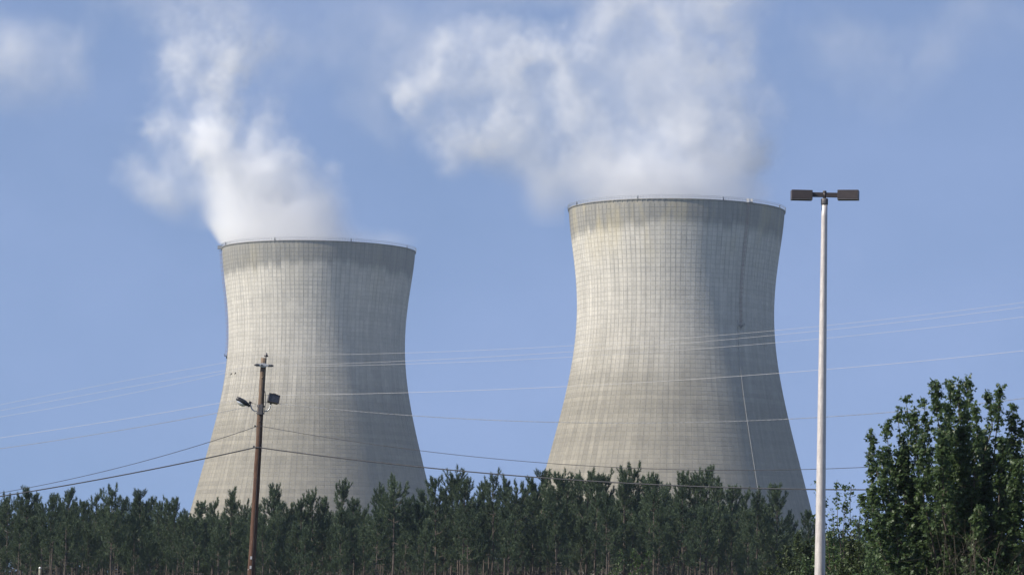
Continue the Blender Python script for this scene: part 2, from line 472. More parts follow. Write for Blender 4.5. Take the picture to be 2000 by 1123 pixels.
def cooling_tower(rim_px, rim_py, dist, label, seed, ladder_ang, top_dirt, warm, base_z):
    c = at(rim_px, rim_py, dist)
    loc = Vector((c.x, c.y, base_z))
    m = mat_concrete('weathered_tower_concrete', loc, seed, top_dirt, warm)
    root = empty('cooling_tower', loc, label, 'cooling tower', 'pair of cooling towers')
    # shell core, inner wall
    zs = np.concatenate([[Z0 - 1.2], Z0 + ROW * np.arange(NROW + 1), [H_T - .45]])
    mb = MB(); mb.lathe([(rad(z), z) for z in zs] + [(rad(H_T) - .9, H_T - .45)] + [(rad(z) - .9, z) for z in zs[::-6]] + [(rad(zs[0]), zs[0])], NCOL)
    mb.build('shell', m, root)
    # panels: one mesh of relief, the 300 that show largest as parts of their own
    off = -PI / 2
    dA = 2 * PI / NCOL
    rise = .05
    def panel(row, a0):
        z0, z1 = Z0 + ROW * row + .075, Z0 + ROW * (row + 1) - .075
        ga = .075 / rad(z0)
        pts = []
        for dr, e in ((-.02, 0), (rise, .035)):
            for (aa, zq) in ((a0 + ga + e / 40, z0 + e), (a0 + dA - ga - e / 40, z0 + e), (a0 + dA - ga - e / 40, z1 - e), (a0 + ga + e / 40, z1 - e)):
                r = rad(zq) + dr
                pts.append((r * math.cos(aa), r * math.sin(aa), zq))
        return pts
    Q = np.array([(4, 5, 6, 7), (0, 1, 5, 4), (1, 2, 6, 5), (2, 3, 7, 6), (3, 0, 4, 7)])
    c_lo, c_hi = -20, 0                      # column offsets from the one facing the camera
    r_hi = int((150.5 - top_dirt - Z0) / ROW); r_lo = r_hi - 15
    V, F, n = [], [], 0
    for row in range(NROW):
        for j in range(NCOL):
            jj = j if j < NCOL // 2 else j - NCOL
            if r_lo <= row < r_hi and c_lo <= jj < c_hi: continue
            V.append(panel(row, off + j * dA)); F.append(Q + n); n += 8
    o = link('panel_relief', mesh_np('panel_relief', np.array(V), np.concatenate(F)), m, root)
    tag(o, kind='stuff')
    for row in range(r_lo, r_hi):
        me = mesh_np('panel', np.array(panel(row, 0.0)), Q); me.materials.append(m)
        for jj in range(c_lo, c_hi):
            p = link('panel', me, None, root); p.rotation_euler = (0, 0, off + jj * dA)
    # rim walkway with brackets, railing, beacons
    R = rad(H_T)
    mb = MB(); mb.lathe([(R - 1.0, H_T - .44), (R + .38, H_T - .40), (R + .38, H_T - .12), (R - 1.0, H_T - .12), (R - 1.0, H_T - .44)], NCOL)
    mb.build('rim_walkway', m, root)
    mb = MB()
    for j in range(NCOL):
        a = off + (j + .5) * dA
        rot = Matrix.Rotation(a, 3, 'Z')
        mb.box(rot @ Vector((R + .20, 0, H_T - .66)), (.3, .22, .40), rot)
    tag(mb.build('walkway_brackets', m, root), kind='stuff')
    mb = MB(); n = 216
    for j in range(n):
        a = j / n * 2 * PI; rot = Matrix.Rotation(a, 3, 'Z')
        mb.box(rot @ Vector((R + .45, 0, H_T + .49)), (.07, .07, 1.1), rot)
    tag(mb.build('railing_posts', M['grey_iron'], root), kind='stuff')
    for h in (.55, 1.12):
        mb = MB()
        mb.lathe([(R + .41, H_T + h), (R + .49, H_T + h), (R + .49, H_T + h + .08), (R + .41, H_T + h + .08), (R + .41, H_T + h)], NCOL)
        mb.build('railing_rail', M['grey_iron'], root)
    bm_ = MB(); bm_.box((0, 0, .55), (.42, .42, .9), bevel=.08); bm_.lathe([(.05, 1.0), (.2, 1.0), (.22, 1.2), (.16, 1.42), (.01, 1.5)], 10); bm_.box((0, 0, .05), (.6, .6, .12))
    first = None
    for i in range(8):
        a = off + math.radians(-23 + 45 * i)
        if first is None: ob = first = bm_.build('beacon', M['beacon'], root)
        else: ob = link('beacon', first.data, None, root)
        ob.location = ((R + .3) * math.cos(a), (R + .3) * math.sin(a), H_T - .1); ob.rotation_euler = (0, 0, a); ob.scale = (.85, .85, .8)
    # caged ladder down to a landing, then a pipe down the skirt
    a = off + ladder_ang
    er = np.array([math.cos(a), math.sin(a), 0]); et = np.array([-math.sin(a), math.cos(a), 0])
    mb = MB(); zl = 113.5
    Zs = np.arange(zl, H_T + 1.2, 1.0)
    for s in (-.38, .38):
        mb.tube([er * (rad(min(z, H_T)) + .42) + et * s + np.array([0, 0, z]) for z in Zs], .07, 4)
        mb.tube([er * (rad(min(z, H_T)) + 1.05) + et * s + np.array([0, 0, z]) for z in Zs], .025, 4)
    for z in np.arange(zl, H_T, .6):
        r = rad(z) + .42
        mb.box(er * r + np.array([0, 0, z]), (.06, .76, .06), Matrix.Rotation(a, 3, 'Z'))
    tag(mb.build('ladder', M['rust_iron'], root), kind='stuff')
    mb = MB()
    for z in np.arange(zl + 2, H_T + .8, 1.8):
        r = rad(min(z, H_T)) + .42
        pts = [er * (r + .95 * math.sin(q)) + et * (.5 * math.cos(q)) + np.array([0, 0, z]) for q in np.linspace(0, PI, 7)]
        mb.tube(pts, .05, 4)
    tag(mb.build('ladder_cage', M['rust_iron'], root), kind='stuff')
    rot = Matrix.Rotation(a, 3, 'Z')
    mb = MB(); r = rad(zl) + .1
    mb.box(rot @ Vector((r + .7, 0, zl - .1)), (1.4, 2.0, .25), rot)
    for s in (-.95, .95):
        mb.box(rot @ Vector((r + .7, s, zl + .5)), (1.35, .07, .07), rot)
        mb.box(rot @ Vector((r + 1.36, s, zl + .45)), (.09, .09, 1.0), rot)
    mb.box(rot @ Vector((r + 1.36, 0, zl + .97)), (.07, 1.9, .07), rot)
    mb.box(rot @ Vector((r + .4, 0, zl - .7)), (.5, .25, .9), rot)
    mb.build('landing', M['beacon'], root)
    mb = MB(); rt = rad(H_T)
    mb.box(rot @ Vector((rt + 1.2, 0, H_T - .3)), (1.7, 2.0, .25), rot)
    for s in (-.95, .95): mb.box(rot @ Vector((rt + 1.2, s, H_T + .5)), (1.6, .08, 1.2), rot)
    mb.build('top_landing', M['grey_iron'], root)
    a2 = a - math.radians(2.2)
    e2 = np.array([math.cos(a2), math.sin(a2), 0])
    mb = MB()
    mb.tube([e2 * (rad(z) + .28) + np.array([0, 0, z]) for z in np.arange(Z0, 117.5, 3.0)], .13, 8)
    mb.build('downpipe', M['pipe'], root, True)
    # raking legs under the shell
    mb = MB(); nl = 44
    for j in range(nl):
        for s in (-1, 1):
            a0 = (j + .5) / nl * 2 * PI; a1 = a0 + s * PI / nl
            p0 = Vector((66.6 * math.cos(a0), 66.6 * math.sin(a0), 0)); p1 = Vector((rad(Z0) * math.cos(a1) - .1, rad(Z0) * math.sin(a1), Z0 - 1.1))
            mb.tube([p0, p1], .5, 6)
    tag(mb.build('raking_columns', m, root), kind='stuff')
    return root, loc


DR, DL = 1400.0, 1566.0
tower_r, loc_r = cooling_tower(1321.5, 409, DR, 'large concrete cooling tower on the right with rusty ladder down its front', 3, math.radians(37.2), 0, 1.0, 0)
tower_l, loc_l = cooling_tower(622.5, 490, DL, 'farther concrete cooling tower on the left, behind the wooden utility pole', 11, math.radians(-88.5), .8, .35, -1.3)
print('rim z', at(1321.5, 409, DR).z, at(622.5, 490, DL).z)

# ------------------------------------------------------------------ steam
def lattice(shape, rng): return rng.random(shape).astype(np.float32)


def vnoise(P, rng, n=32):
    """periodic trilinear value noise at points P (m,3), lattice n^3"""
    L = lattice((n, n, n), rng)
    i = np.floor(P).astype(np.int32); f = (P - i).astype(np.float32)
    f = f * f * (3 - 2 * f)
    i %= n; k = (i + 1) % n
    x0, y0, z0 = i[:, 0], i[:, 1], i[:, 2]; x1, y1, z1 = k[:, 0], k[:, 1], k[:, 2]
    fx, fy, fz = f[:, 0], f[:, 1], f[:, 2]
    def mixz(a, b): return L[a, b, z0] * (1 - fz) + L[a, b, z1] * fz
    return (mixz(x0, y0) * (1 - fx) + mixz(x1, y0) * fx) * (1 - fy) + (mixz(x0, y1) * (1 - fx) + mixz(x1, y1) * fx) * fy


def fbm(P, scale, octv, rng, gain=.55):
    a, s, tot = 1.0, 0, 0
    for o in range(octv):
        s = s + a * vnoise(P / scale * (2.03 ** o) + o * 7.31, rng); tot += a; a *= gain
    return s / tot


def mat_steam(name, dens):
    t = NT(name)
    at_ = t.node('ShaderNodeAttribute'); at_.attribute_name = 'density'
    pv = t.node('ShaderNodeVolumePrincipled', {'Color': (.996, .997, 1.0, 1), 'Density': t.math('MULTIPLY', at_.outputs['Fac'], dens), 'Anisotropy': .1})
    pv.inputs['Density Attribute'].default_value = ''
    t.l.new(pv.outputs[0], t.out.inputs['Volume'])
    return t.m


def volume_from_field(name, mat, lo, hi, res, field):
    """a fog volume whose voxels carry the numpy field (nx,ny,nz)"""
    nx, ny, nz = res
    me = bpy.data.meshes.new(name)
    n = nx * ny * nz
    me.vertices.add(n)
    att = me.attributes.new('fog', 'FLOAT', 'POINT')
    att.data.foreach_set('value', field.astype(np.float32).ravel())
    me.materials.append(mat)
    o = link(name, me)
    ng = bpy.data.node_groups.new(name + '_fog', 'GeometryNodeTree')
    ng.interface.new_socket('Geometry', in_out='INPUT', socket_type='NodeSocketGeometry')
    ng.interface.new_socket('Geometry', in_out='OUTPUT', socket_type='NodeSocketGeometry')
    N, L = ng.nodes, ng.links
    gi, go = N.new('NodeGroupInput'), N.new('NodeGroupOutput')
    pos = N.new('GeometryNodeInputPosition')
    sep = N.new('ShaderNodeSeparateXYZ'); L.new(pos.outputs[0], sep.inputs[0])
    def m(op, a, b):
        q = N.new('ShaderNodeMath'); q.operation = op
        for k, v in ((0, a), (1, b)):
            if isinstance(v, (int, float)): q.inputs[k].default_value = v
            else: L.new(v, q.inputs[k])
        return q.outputs[0]
    ids = []
    for k in range(3):
        st = (hi[k] - lo[k]) / (res[k] - 1)
        ids.append(m('ROUND', m('DIVIDE', m('SUBTRACT', sep.outputs[k], float(lo[k])), float(st)), 0))
    idx = m('ADD', m('MULTIPLY', m('ADD', m('MULTIPLY', ids[0], float(ny)), ids[1]), float(nz)), ids[2])
    na = N.new('GeometryNodeInputNamedAttribute'); na.data_type = 'FLOAT'; na.inputs[0].default_value = 'fog'
    si = N.new('GeometryNodeSampleIndex'); si.data_type = 'FLOAT'; si.domain = 'POINT'; si.clamp = True
    L.new(gi.outputs[0], si.inputs['Geometry']); L.new(na.outputs[0], si.inputs['Value']); L.new(idx, si.inputs['Index'])
    vc = N.new('GeometryNodeVolumeCube')
    L.new(si.outputs[0], vc.inputs['Density'])
    vc.inputs['Background'].default_value = 0
    vc.inputs['Min'].default_value = tuple(map(float, lo)); vc.inputs['Max'].default_value = tuple(map(float, hi))
    vc.inputs['Resolution X'].default_value = nx; vc.inputs['Resolution Y'].default_value = ny; vc.inputs['Resolution Z'].default_value = nz
    sm = N.new('GeometryNodeSetMaterial'); sm.inputs['Material'].default_value = mat
    L.new(vc.outputs[0], sm.inputs[0]); L.new(sm.outputs[0], go.inputs[0])
    md = o.modifiers.new('fog', 'NODES'); md.node_group = ng
    return o


def plume(name, dist, splats, vox, seed, dens, label, warp=(8, 7.5), big=26.0, depth_k=.8, cut=.09, emit=None, veil=0.0, calm_h=30):
    rng = np.random.default_rng(seed)
    sc = dist / FPX
    C = np.array([tuple(at(s[0], s[1], dist)) for s in splats])
    RX = np.array([s[2] * sc for s in splats]); RZ = np.array([s[3] * sc for s in splats]); A = np.array([s[4] for s in splats])
    DY = np.array([(s[5] if len(s) > 5 else 0) for s in splats]); C[:, 1] += DY
    RY = depth_k * np.sqrt(RX * RZ)
    pad = 1.9
    lo = np.array([(C[:, 0] - RX * pad).min(), (C[:, 1] - RY * pad).min(), (C[:, 2] - RZ * pad).min()])
    hi = np.array([(C[:, 0] + RX * pad).max(), (C[:, 1] + RY * pad).max(), (C[:, 2] + RZ * pad).max()])
    if emit: lo[2] = emit
    res = [max(8, int(np.ceil((hi[k] - lo[k]) / vox)) + 1) for k in range(3)]
    ax = [np.linspace(lo[k], hi[k], res[k]) for k in range(3)]
    X, Y, Z = np.meshgrid(*ax, indexing='ij')
    P = np.stack([X.ravel(), Y.ravel(), Z.ravel()], -1).astype(np.float32)
    W = np.stack([fbm(P, big, 3, rng) - .5 for _ in range(3)], -1)
    W2 = np.stack([fbm(P, big * .26, 3, rng, .65) - .5 for _ in range(3)], -1)
    hgt = np.clip((P[:, 2] - (H_T - 2)) / calm_h, .10, 1)[:, None]
    Q = P + (W * warp[0] + W2 * warp[1]) * 2 * hgt
    S = np.zeros(len(P), np.float32)
    for i in range(len(A)):
        d = ((Q[:, 0] - C[i, 0]) / RX[i]) ** 2 + ((Q[:, 1] - C[i, 1]) / RY[i]) ** 2 + ((Q[:, 2] - C[i, 2]) / RZ[i]) ** 2
        k = d < 7
        S[k] += A[i] * np.exp(-d[k])
    n1 = fbm(Q, big * .5, 5, rng, .66)
    wisp = fbm(Q * np.array([1.5, 1.5, .7]), big * .22, 3, rng, .6)      # drawn-out fine strands
    n1 = n1 + .45 * (wisp - .5)
    mod = .42 + 1.15 * np.clip((n1 - .33) / .34, 0, 1.2)
    calm = np.clip((hgt[:, 0] - .10) / .90, 0, 1)                # close to the mouth the steam is still even
    mod = mod * calm + 1.25 * (1 - calm)
    g_ = np.clip(S * mod - cut, 0, None) ** 1.3 + veil * np.clip(S - .05, 0, 1.2)
    # fade at the box faces
    for k in range(3):
        tt = (P[:, k] - lo[k]) / (hi[k] - lo[k])
        if k == 2 and emit: g_ *= np.clip((1 - tt) / .06, 0, 1)
        else: g_ *= np.clip(tt / .06, 0, 1) * np.clip((1 - tt) / .06, 0, 1)
    # inside the tower mouth keep the steam inside the shell
    return lo, hi, res, P, g_, name, dens, label


def finish_plume(args, tower=None, clear_rim=False):
    lo, hi, res, P, g_, name, dens, label = args
    if tower is not None:
        dx, dy = P[:, 0] - tower.x, P[:, 1] - tower.y
        rr = np.sqrt(dx * dx + dy * dy)
        low = P[:, 2] < H_T + .3
        wall = np.abs(rr - (rad(H_T) - .2)) < 2.4
        g_[low & wall] = 0
        if clear_rim:      # still air beside the shell: nothing hangs outside the lip
            ins = np.clip((rad(H_T) + 1.5 + np.clip(P[:, 2] - H_T, 0, 40) * .75 - rr) / 4, 0, 1)
            k = np.clip((P[:, 2] - H_T - 6) / 14, 0, 1)
            g_ *= ins * (1 - k) + k
    print(name, res, len(g_), g_.max())
    o = volume_from_field(name, mat_steam(name + '_vapour', dens), lo, hi, res, g_.reshape(res))
    return tag(o, label, 'steam', kind='stuff')


R_SPL = [
    (1262, 418, 88, 42, 1.5), (1262, 372, 84, 38, 1.35), (1360, 392, 80, 36, .75), (1440, 392, 52, 36, .6), (1240, 330, 84, 46, 1.15), (1330, 320, 80, 52, .95),
    (1405, 310, 60, 52, 1.0), (1458, 300, 38, 40, .75), (1360, 238, 62, 52, .8), (1300, 270, 60, 40, .6), (1180, 300, 70, 46, .95), (1128, 232, 50, 44, 1.0), (1086, 165, 42, 40, 1.05),
    (1046, 108, 40, 32, 1.05), (1110, 88, 46, 30, 1.0), (1165, 36, 44, 34, 1.05), (1205, -6, 50, 34, .9), (1288, 24, 36, 34, .95), (1330, 80, 34, 38, .95),
    (1376, 130, 38, 40, .85), (1424, 186, 38, 44, .7), (1462, 250, 34, 44, .7), (1482, 312, 26, 36, .8), (1478, 370, 24, 34, .35), (1180, 392, 40, 34, .7), (1450, 110, 30, 50, .35), (1250, 150, 100, 90, .34),
    (985, 268, 52, 46, .95), (925, 268, 56, 40, .85), (868, 258, 44, 36, .75), (812, 205, 22, 50, .7), (860, 150, 50, 60, .55), (905, 60, 60, 36, .42), (970, 45, 40, 30, .55),
    (1010, 190, 50, 70, .4), (1055, 320, 60, 46, .7), (1062, 388, 32, 40, .7), (1110, 350, 44, 46, .5), (884, 318, 26, 26, .6), (850, 100, 60, 60, .4), (760, 40, 70, 60, .25),
    (935, 150, 70, 60, .55), (1005, 105, 50, 50, .5), (1240, 220, 90, 60, .35), (1488, 215, 34, 60, .55), (1450, 60, 50, 60, .5), (1400, -10, 70, 50, .5), (1300, 150, 110, 90, .35), (1200, -80, 190, 60, .6), (930, -60, 150, 50, .45), (1380, -40, 80, 60, .3),
]
L_SPL = [
    (528, 515, 84, 44, 2.6), (520, 470, 84, 40, 2.8), (492, 474, 34, 36, 1.6), (592, 486, 62, 36, 1.5), (502, 425, 60, 36, 2.2), (566, 425, 62, 40, 1.5), (476, 376, 56, 36, 2.1), (540, 370, 60, 46, 1.0), (612, 410, 42, 48, .7),
    (640, 400, 26, 34, .5), (440, 322, 48, 38, 1.8), (408, 272, 38, 34, 1.5), (412, 222, 34, 40, 1.1), (432, 170, 32, 38, 1.0), (450, 128, 34, 34, .8), (512, 300, 44, 42, .8), (520, 235, 36, 44, .55),
    (560, 320, 40, 36, .65), (350, 160, 44, 34, .6), (340, 106, 42, 36, .55), (308, 240, 34, 30, .55), (330, 236, 30, 24, .4), (500, 80, 66, 40, .5), (400, 90, 50, 40, .45), (320, 40, 70, 34, .35), (430, 30, 80, 30, .3),
    (250, 318, 32, 32, .38), (286, 352, 38, 32, .5), (318, 385, 36, 32, .55), (342, 418, 20, 24, .42), (375, 375, 30, 24, .35), (655, 330, 20, 20, .35), (350, 310, 40, 40, .5),
    (700, 476, 80, 22, .25), (760, 470, 50, 16, .2), (350, -50, 150, 50, .4),
]
C_SPL = [
    (30, 130, 80, 55, 2.0), (100, 150, 60, 50, 1.1), (-60, 120, 100, 80, .9), (190, 110, 90, 70, .4), (230, 20, 100, 50, .45), (60, 210, 120, 50, .35), (680, 60, 130, 80, .6), (560, 120, 70, 90, .3), (600, -20, 160, 50, .4),
    (1650, 60, 90, 60, .4), (1780, 130, 160, 90, .35), (1640, 505, 34, 18, .6), (1900, 40, 180, 60, .35), (1560, 150, 60, 110, .3), (750, 180, 70, 120, .5),
]
finish_plume(plume('steam_plume', DR, [(x, y, a * 1.12, b * 1.12, c * 1.3) for x, y, a, b, c in R_SPL], 1.0, 21, .031, 'broad ragged steam plume boiling out of the right cooling tower', emit=H_T - 7, veil=.42), loc_r)
finish_plume(plume('steam_plume', DL, [(x, y, a * 1.1, b * 1.1, c * 1.25) for x, y, a, b, c in L_SPL], 1.0, 33, .055, 'narrower steam column leaning left out of the left cooling tower', emit=H_T - 7, veil=.30, calm_h=55), loc_l, True)
finish_plume(plume('thin_cloud', 2900, C_SPL, 5.5, 5, .0095, 'faint drifting vapour high behind the towers', warp=(45, 14), big=80, depth_k=.9, cut=.10))

# ------------------------------------------------------------------ pines
def tube_np(acc, pts, rads, seg=5):
    mbt = MB(); mbt.tube(pts, rads, seg, False)
    acc.add(mbt.v[0], mbt.q[0])


def brushes(C, AX, LEN, need, nl, nw, rng):
    """needle brushes: C centres of shoot bases, AX shoot axes, LEN shoot lengths -> tri soup"""
    n = len(C)
    up = np.where(np.abs(AX[:, 2:3]) < .9, np.array([[0, 0, 1.]]), np.array([[1., 0, 0]]))
    a = np.cross(up, AX); a /= np.linalg.norm(a, axis=1, keepdims=True)
    b = np.cross(AX, a)
    ph = rng.random((n, need)) * 2 * PI
    tpos = rng.random((n, need)) ** .8
    spread = .55 + .5 * rng.random((n, need)) - .35 * tpos
    rad_ = np.cos(ph)[..., None] * a[:, None] + np.sin(ph)[..., None] * b[:, None]
    d = AX[:, None] * (1 - spread * .45)[..., None] + rad_ * spread[..., None]
    d /= np.linalg.norm(d, axis=2, keepdims=True)
    base = C[:, None] + AX[:, None] * (tpos * LEN[:, None])[..., None]
    side = np.cross(d, rng.normal(size=d.shape)); side /= np.linalg.norm(side, axis=2, keepdims=True) + 1e-9
    L = nl * (.7 + .5 * rng.random((n, need)))[..., None]
    v = np.stack([base - side * nw * .5, base + side * nw * .5, base + d * L], 2).reshape(-1, 3)
    return v, np.arange(len(v)).reshape(-1, 3)


def pine_variant(seed, H=10.0, need=30, top_open=.5, width=1.0):
    rng = np.random.default_rng(seed)
    tr = MB()
    zs = np.linspace(0, H * .985, 12)
    wob = np.cumsum(rng.normal(0, .022, (12, 2)), 0); wob[:2] = 0
    P = np.column_stack([wob, zs])
    tr.tube(P, np.linspace(.10, .014, 12), 6, False)
    def tp(z): return np.array([np.interp(z, zs, wob[:, 0]), np.interp(z, zs, wob[:, 1]), z])
    C, AX, LN = [], [], []
    base = H * (.46 + .12 * rng.random())
    z = base
    while z < H - .25:
        t = (z - base) / (H - base)
        nb = rng.integers(3, 6)
        ph0 = rng.random() * 2 * PI
        for b in range(nb):
            if rng.random() < .10 + .22 * t + .45 * max(0, 1 - t / .25): continue
            ph = ph0 + b / nb * 2 * PI + rng.normal(0, .25)
            L = width * (1.55 * (1 - t) ** .75 * (.62 + .5 * rng.random()) + .30)
            if t > .6: L = max(L * (.7 + .7 * rng.random()), .3)
            if t > .93: L = .28
            el = math.radians(8 + 48 * t + rng.normal(0, 9))
            h = np.array([math.cos(ph), math.sin(ph), 0])
            p0 = tp(z + rng.normal(0, .08))
            n = 6
            s = np.linspace(0, 1, n)
            curve = p0 + np.outer(s * L * math.cos(el), h)
            curve[:, 2] += s * L * math.sin(el) + .38 * L * s ** 2.2 - .10 * L * np.sin(s * PI)
            tube_np(tr, curve, np.linspace(.022, .006, n), 3)
            ns = int(5 + L * 9)
            for k in range(ns):
                sk = (.30 if t < .5 else .15) + (1 - (.30 if t < .5 else .15)) * (k + rng.random()) / ns
                q = np.array([np.interp(sk, s, curve[:, j]) for j in range(3)])
                tang = curve[min(n - 1, int(sk * n) + 1 if int(sk * n) + 1 < n else n - 1)] - curve[max(0, int(sk * n) - 1)]
                tang /= np.linalg.norm(tang) + 1e-9
                side = rng.normal(0, 1, 3) * np.array([1, 1, .45])
                ax = tang * .7 + side * .42 + np.array([0, 0, .42 + .45 * t])
                ax /= np.linalg.norm(ax)
                C.append(q + side * .05 * L); AX.append(ax); LN.append(.20 + .16 * rng.random())
            tipax = curve[-1] - curve[-2]; tipax /= np.linalg.norm(tipax); tipax = tipax * .5 + np.array([0, 0, .8]); tipax /= np.linalg.norm(tipax)
            C.append(curve[-1] - tipax * .1); AX.append(tipax); LN.append(.42)
            C.append(curve[-1] - tipax * .2); AX.append(tipax); LN.append(.42)
        z += .40 + .12 * rng.random() + .05 * t
    for k in range(9):        # leader
        zz = H - .95 + k * .11
        C.append(tp(min(zz, H * .985))); AX.append(np.array([rng.normal(0, .12), rng.normal(0, .12), 1.0])); LN.append(.26)
    # dead snags under the crown
    zq = 1.2
    while zq < base + .6:
        ph = rng.random() * 2 * PI; L = .3 + .9 * rng.random() * (zq / base)
        h = np.array([math.cos(ph), math.sin(ph), -.1 + .35 * rng.random()])
        tube_np(tr, [tp(zq), tp(zq) + h * L * .6, tp(zq) + h * L + np.array([0, 0, -.05])], [.014, .010, .004], 3)
        zq += .16 + .2 * rng.random()
    C, AX, LN = np.array(C), np.array(AX), np.array(LN)
    AX /= np.linalg.norm(AX, axis=1, keepdims=True)
    v, f = brushes(C, AX, LN, need, .175, .030, rng)
    return tr, v, f


PV = []
for i in range(12):
    tr, v, f = pine_variant(100 + i, need=30, width=[.88, .72, 1.0, .8, .94, .68][i % 6])
    tm = mesh_np('trunk', np.concatenate(tr.v), np.concatenate(tr.q)); tm.materials.append(M['pine_bark'])
    cm = mesh_np('crown', v, f); cm.materials.append(M['needle'])
    PV.append((tm, cm))
print('pine tris', len(PV[0][1].polygons))


def pine(x, y, h, label, group, var=None, rot=None, lean=0.0):
    tm, cm = PV[random.randrange(len(PV)) if var is None else var % len(PV)]
    r = empty('pine_tree', (x, y, 0), label, 'tree', group)
    s = h / 10.0
    w = s * random.uniform(.92, 1.12)
    r.scale = (w, w, s)
    r.rotation_euler = (lean, random.uniform(-.02, .02), random.uniform(0, 6.28) if rot is None else rot)
    link('trunk', tm, None, r); link('crown', cm, None, r)
    return r


PG = 'pines of the plantation in front of the towers'
TOPS = [(-18, 962), (3, 972), (20, 965), (43, 974), (57, 956), (67, 960), (86, 978), (106, 956), (124, 976), (135, 955), (152, 974), (165, 972), (186, 965), (203, 978), (221, 949), (242, 967), (258, 976), (274, 951),
        (290, 967), (307, 972), (327, 974), (342, 972), (364, 990), (390, 974), (417, 979), (450, 953), (475, 979), (500, 980), (529, 950), (548, 975), (568, 977), (591, 966), (615, 959), (635, 971),
        (667, 932), (692, 968), (716, 992), (742, 946), (773, 932), (800, 968), (826, 962), (852, 928), (868, 946), (883, 929), (896, 920), (907, 936), (930, 966), (948, 937), (962, 927), (987, 931), (1005, 943), (1028, 962), (1047, 939),
        (1057, 914), (1072, 950), (1093, 916), (1110, 927), (1127, 931), (1147, 914), (1163, 922), (1187, 928), (1220, 915), (1237, 910), (1269, 929), (1279, 932), (1300, 941), (1318, 950), (1336, 914),
        (1366, 925), (1381, 914), (1404, 930), (1432, 944), (1456, 962), (1480, 954), (1493, 975), (1517, 942), (1540, 1010), (1577, 992), (1560, 1030), (1610, 1040), (1640, 1046), (1682, 1020), (1712, 1006), (1740, 1040)]
PLACE = ['near the left edge of the frame', 'between the frame edge and the left tower', 'in the sky gap left of the left tower', 'against the foot of the left tower', 'just left of the wooden utility pole',
         'just right of the wooden utility pole', 'against the right half of the left tower', 'at the right foot of the left tower', 'against the sky between the two towers',
         'at the left foot of the right tower', 'against the lower left of the right tower', 'against the middle of the right tower', 'under the pale pipe of the right tower',
         'by the shaded right foot of the right tower', 'beside the tall pale lamp pole', 'low beside the leafy maple']
def place(px):
    for lim, k in ((60, 0), (230, 1), (380, 2), (440, 3), (497, 4), (560, 5), (700, 6), (850, 7), (1030, 8), (1110, 9), (1230, 10), (1380, 11), (1480, 12), (1590, 13), (1650, 14), (9999, 15)):
        if px < lim: return PLACE[k]
ORD = ['first', 'second', 'third', 'fourth', 'fifth', 'sixth', 'seventh', 'eighth', 'ninth', 'tenth', 'eleventh', 'twelfth', 'thirteenth', 'fourteenth', 'fifteenth']
cnt = {}
spots = []
for i, (px, py) in enumerate(TOPS):
    d = 238 + 26 * random.random() if py < 960 else 244 + 34 * random.random()
    p = at(px, py, d)
    size = 'tall' if py < 935 else ('mid-height' if py < 965 else 'short')
    pl = place(px); cnt[pl] = cnt.get(pl, 0) + 1
    pine(p.x, p.y, p.z - .36, f'{size} pine, {ORD[cnt[pl]-1]} from left {pl}', PG, var=i)
    spots.append((p.x, p.y))
def skyline(px): return np.interp(px, [t[0] for t in TOPS[::1]], np.convolve([t[1] for t in TOPS], np.ones(5) / 5, 'same'))
sky_x = [-40, 200, 400, 600, 800, 1000, 1250, 1480, 1540, 1750, 2060]; sky_y = [988, 988, 998, 990, 980, 972, 960, 985, 1035, 1052, 1052]
rows = []
extra = []
for d in np.arange(236, 330, 4.2):
    half = d * 1000 / FPX + 2
    x = -half + random.random() * 2
    while x < half:
        px = 1000 + x / d * FPX
        py = np.interp(px, sky_x, sky_y) + 12 + abs(random.gauss(8, 24))
        p = at(px, py, d + random.uniform(-1.4, 1.4))
        if px < 1760 and min((p.x - a) ** 2 + (p.y - b) ** 2 for a, b in spots) > 1.1: extra.append((p.x, p.y, p.z))
        x += random.uniform(2.3, 3.6)
print('pines', len(spots), len(extra))
near = extra[:216]; far = extra[216:]
for i, (x, y, h) in enumerate(near):
    row_ = 'front' if y < 244 else ('second' if y < 252 else ('middle' if y < 262 else 'back'))
    pine(x, y, h, f'dark pine inside the {row_} rows {place(1000 + x / y * FPX)}', PG)
# the rest of the wood as one mass, with a sparser needle cover
LV = [pine_variant(300 + i, need=11) for i in range(4)]
for kind_, mt in (('trunk', 'pine_bark'), ('crown', 'needle')):
    V, F, n = [], [], 0
    for i, (x, y, h) in enumerate(far):
        tr, v, f = LV[i % 4]
        if kind_ == 'trunk': v = np.concatenate(tr.v); f = np.concatenate(tr.q)
        a = (i * 2.4) % 6.28; s = h / 10
        R_ = np.array([[math.cos(a), -math.sin(a), 0], [math.sin(a), math.cos(a), 0], [0, 0, 1]])
        V.append(v @ R_.T * s + np.array([x, y, 0])); F.append(f + n); n += len(v)
    if V:
        o = link('pine_wood', mesh_np('pine_wood', np.concatenate(V), np.concatenate(F)), M['pine_bark' if kind_ == 'trunk' else 'needle'])
        tag(o, 'far rows of the pine plantation seen between nearer trunks' if kind_ == 'crown' else 'thin trunks of the far pine rows', 'trees', kind='stuff')

